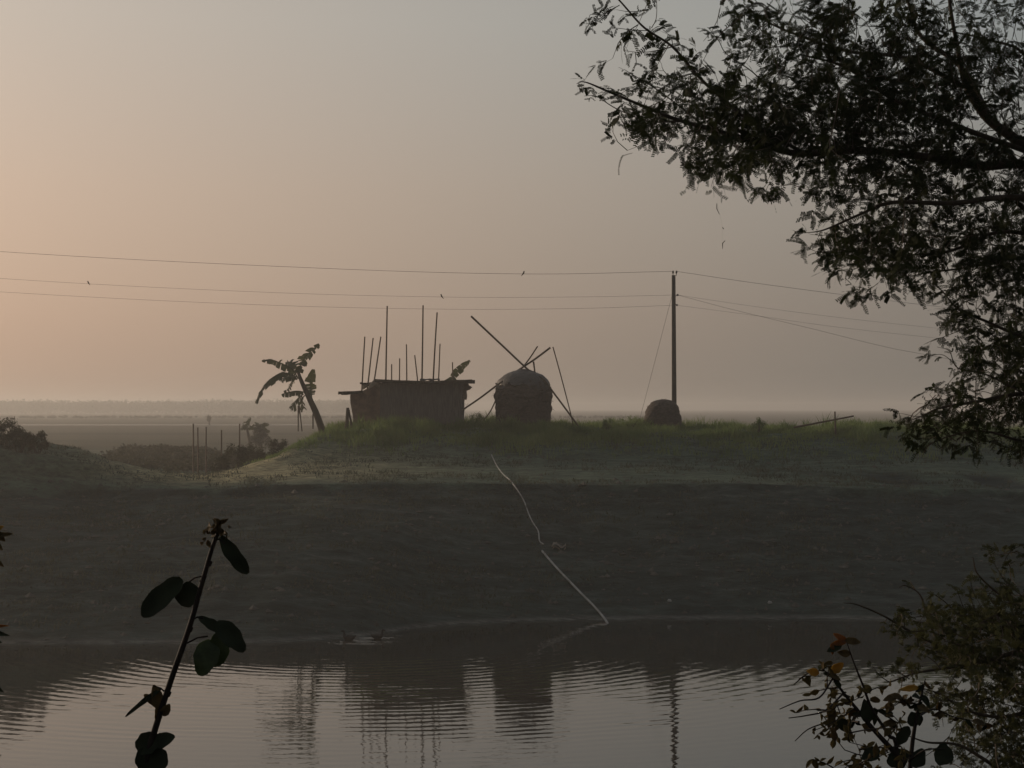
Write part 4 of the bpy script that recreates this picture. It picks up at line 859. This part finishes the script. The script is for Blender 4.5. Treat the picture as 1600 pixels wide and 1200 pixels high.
# far banana clump, lone tree, hedge, treeline
Yf = 175.; xf = P(398, 670, Yf).x
fb = empty('banana_plant', (xf, Yf, gz(xf, Yf)), 'faint hazy banana plants out on the plain behind the shrubs', 'banana plant')
m = MB(); m.tube([Vector((xf-.3, Yf, PLAIN-.1)), P(388, 680, Yf), P(386, 670, Yf)], [.2, .15, .1], 7); m.tube([Vector((xf+.6, Yf, PLAIN-.1)), P(407, 672, Yf)], [.2, .1], 7); m.build('trunk', M['btrunk'], fb)
for k, pts in enumerate(([(386, 672), (386, 660), (392, 653)], [(386, 672), (380, 664), (377, 672)], [(386, 671), (394, 666), (400, 674)], [(407, 674), (412, 661), (420, 664)], [(407, 674), (403, 662), (398, 660)], [(407, 673), (414, 668), (421, 676)])): banana_leaf(fb, pts, 6, Yf, 60+k, .4, .7, [0]*len(pts))
shrub(408, 662, 690, 34, 172, 'hazy low bush at the foot of the far banana plants', 'far bushes on the plain', 1200, 61, .25, 'shrub', 'far')
def far_tree(px, pt, w_, Y, label, seed):
    u = Y/F; x = P(px, 600, Y).x; o = empty('distant_tree', (x, Y, PLAIN), label, 'tree', 'lone trees far out on the plain'); H = P(px, pt, Y).z-PLAIN; W = w_*u/2; r = random.Random(seed)
    cl = [((x+r.uniform(-.5, .5)*W, Y+r.uniform(-.5, .5)*W, PLAIN+H*r.uniform(.45, .85)), (W*.5, W*.5, H*.2)) for _ in range(7)]
    V, Fq = leafcloud(cl, 1500, .35*H/5, r, seed); mesh_np('crown', V, Fq, M['far'], o); m = MB(); m.tube([(x, Y, PLAIN-.1), (x+.1, Y, PLAIN+H*.6)], [.15, .07], 6); m.build('trunk', M['bark'], o)
far_tree(327, 648, 9, 400, 'tiny faint tree standing alone on the hazy plain above the thin posts', 3)
# hedge across the plain (dark block seen through the saddle)
cl = []
for _ in range(110):
    y = random.uniform(108, 156); x_ = lay(random.uniform(190, 470) if y < 140 else random.uniform(205, 320), y); cl.append(((x_, y, PLAIN+.25), (random.uniform(.8, 2.4), random.uniform(.8, 2), random.uniform(.15, .2+.4*(y-108)/48))))
V, Fq = leafcloud(cl, 26000, .28, None, 71); tag(mesh_np('undergrowth', V, Fq, M['shrub']), 'dark low undergrowth seen through the saddle', 'undergrowth', kind='stuff')
def m_far(n0, Y0, Y1, x0, x1, hmin, hmax, seed, lf=1.0):
    g = np.random.default_rng(seed); cl = []
    for _ in range(n0):
        x_ = g.uniform(x0, x1); y = g.uniform(Y0, Y1); h = (hmin+(hmax-hmin)*float(vnoise(x_*.006, 0., seed))**2)*g.uniform(.85, 1.05)*(y/Y0)*(1-.18*min(1, max(0, (x_+60)/200))); cl.append(((x_, y, PLAIN+h*.5), (h*g.uniform(.6, 1.2), h*.6, h*.5)))
    return leafcloud(cl, n0*130, lf, None, seed)
V, Fq = m_far(900, 1150, 1400, -700, -40, 8.2, 9.3, 5, 1.6); tag(mesh_np('treeline', V, Fq, M['far']), 'long faint line of trees on the hazy horizon', 'treeline', kind='stuff')
V, Fq = m_far(500, 640, 700, -330, 60, .5, 1.0, 9, .5); tag(mesh_np('scrub', V, Fq, M['far']), 'thin dark band of scrub across the hazy plain', 'scrub', kind='stuff')
# pale wet strip on the plain
def m_wet(n, out):
    p = N(n, 'ShaderNodeBsdfPrincipled'); p.inputs['Base Color'].default_value = (.12, .11, .09, 1); p.inputs['Roughness'].default_value = .25; L(n, p.outputs[0], out.inputs[0])
M['wet'] = mat('shallow_water', m_wet); m = MB(); n = 60; x_ = np.linspace(-150, 10, n)
lo = [(a, 385+6*float(fbm(np.array(a*.05), np.array(0.), 3, 2)), PLAIN+.12) for a in x_]; up = [(a, 402+14*float(fbm(np.array(a*.04), np.array(5.), 3, 3)), PLAIN+.12) for a in x_]
m.add(lo+up, [(i, i+1, n+i+1, n+i) for i in range(n-1)]); tag(m.build('flooded_strip', M['wet']), kind='structure')

# ------------------------------------------------------------------ haze
def m_haze(n, out):
    v = N(n, 'ShaderNodeVolumePrincipled'); v.inputs['Color'].default_value = (.82, .80, .785, 1); v.inputs['Density'].default_value = .0009; v.inputs['Anisotropy'].default_value = .5
    L(n, v.outputs[0], out.inputs['Volume'])
hz = MB(); hz.box((0, 1440, 6.5), 5980, 2990, 18); o = hz.build('haze', mat('haze', m_haze)); tag(o, 'thin morning haze over river and plain', 'haze', kind='stuff')
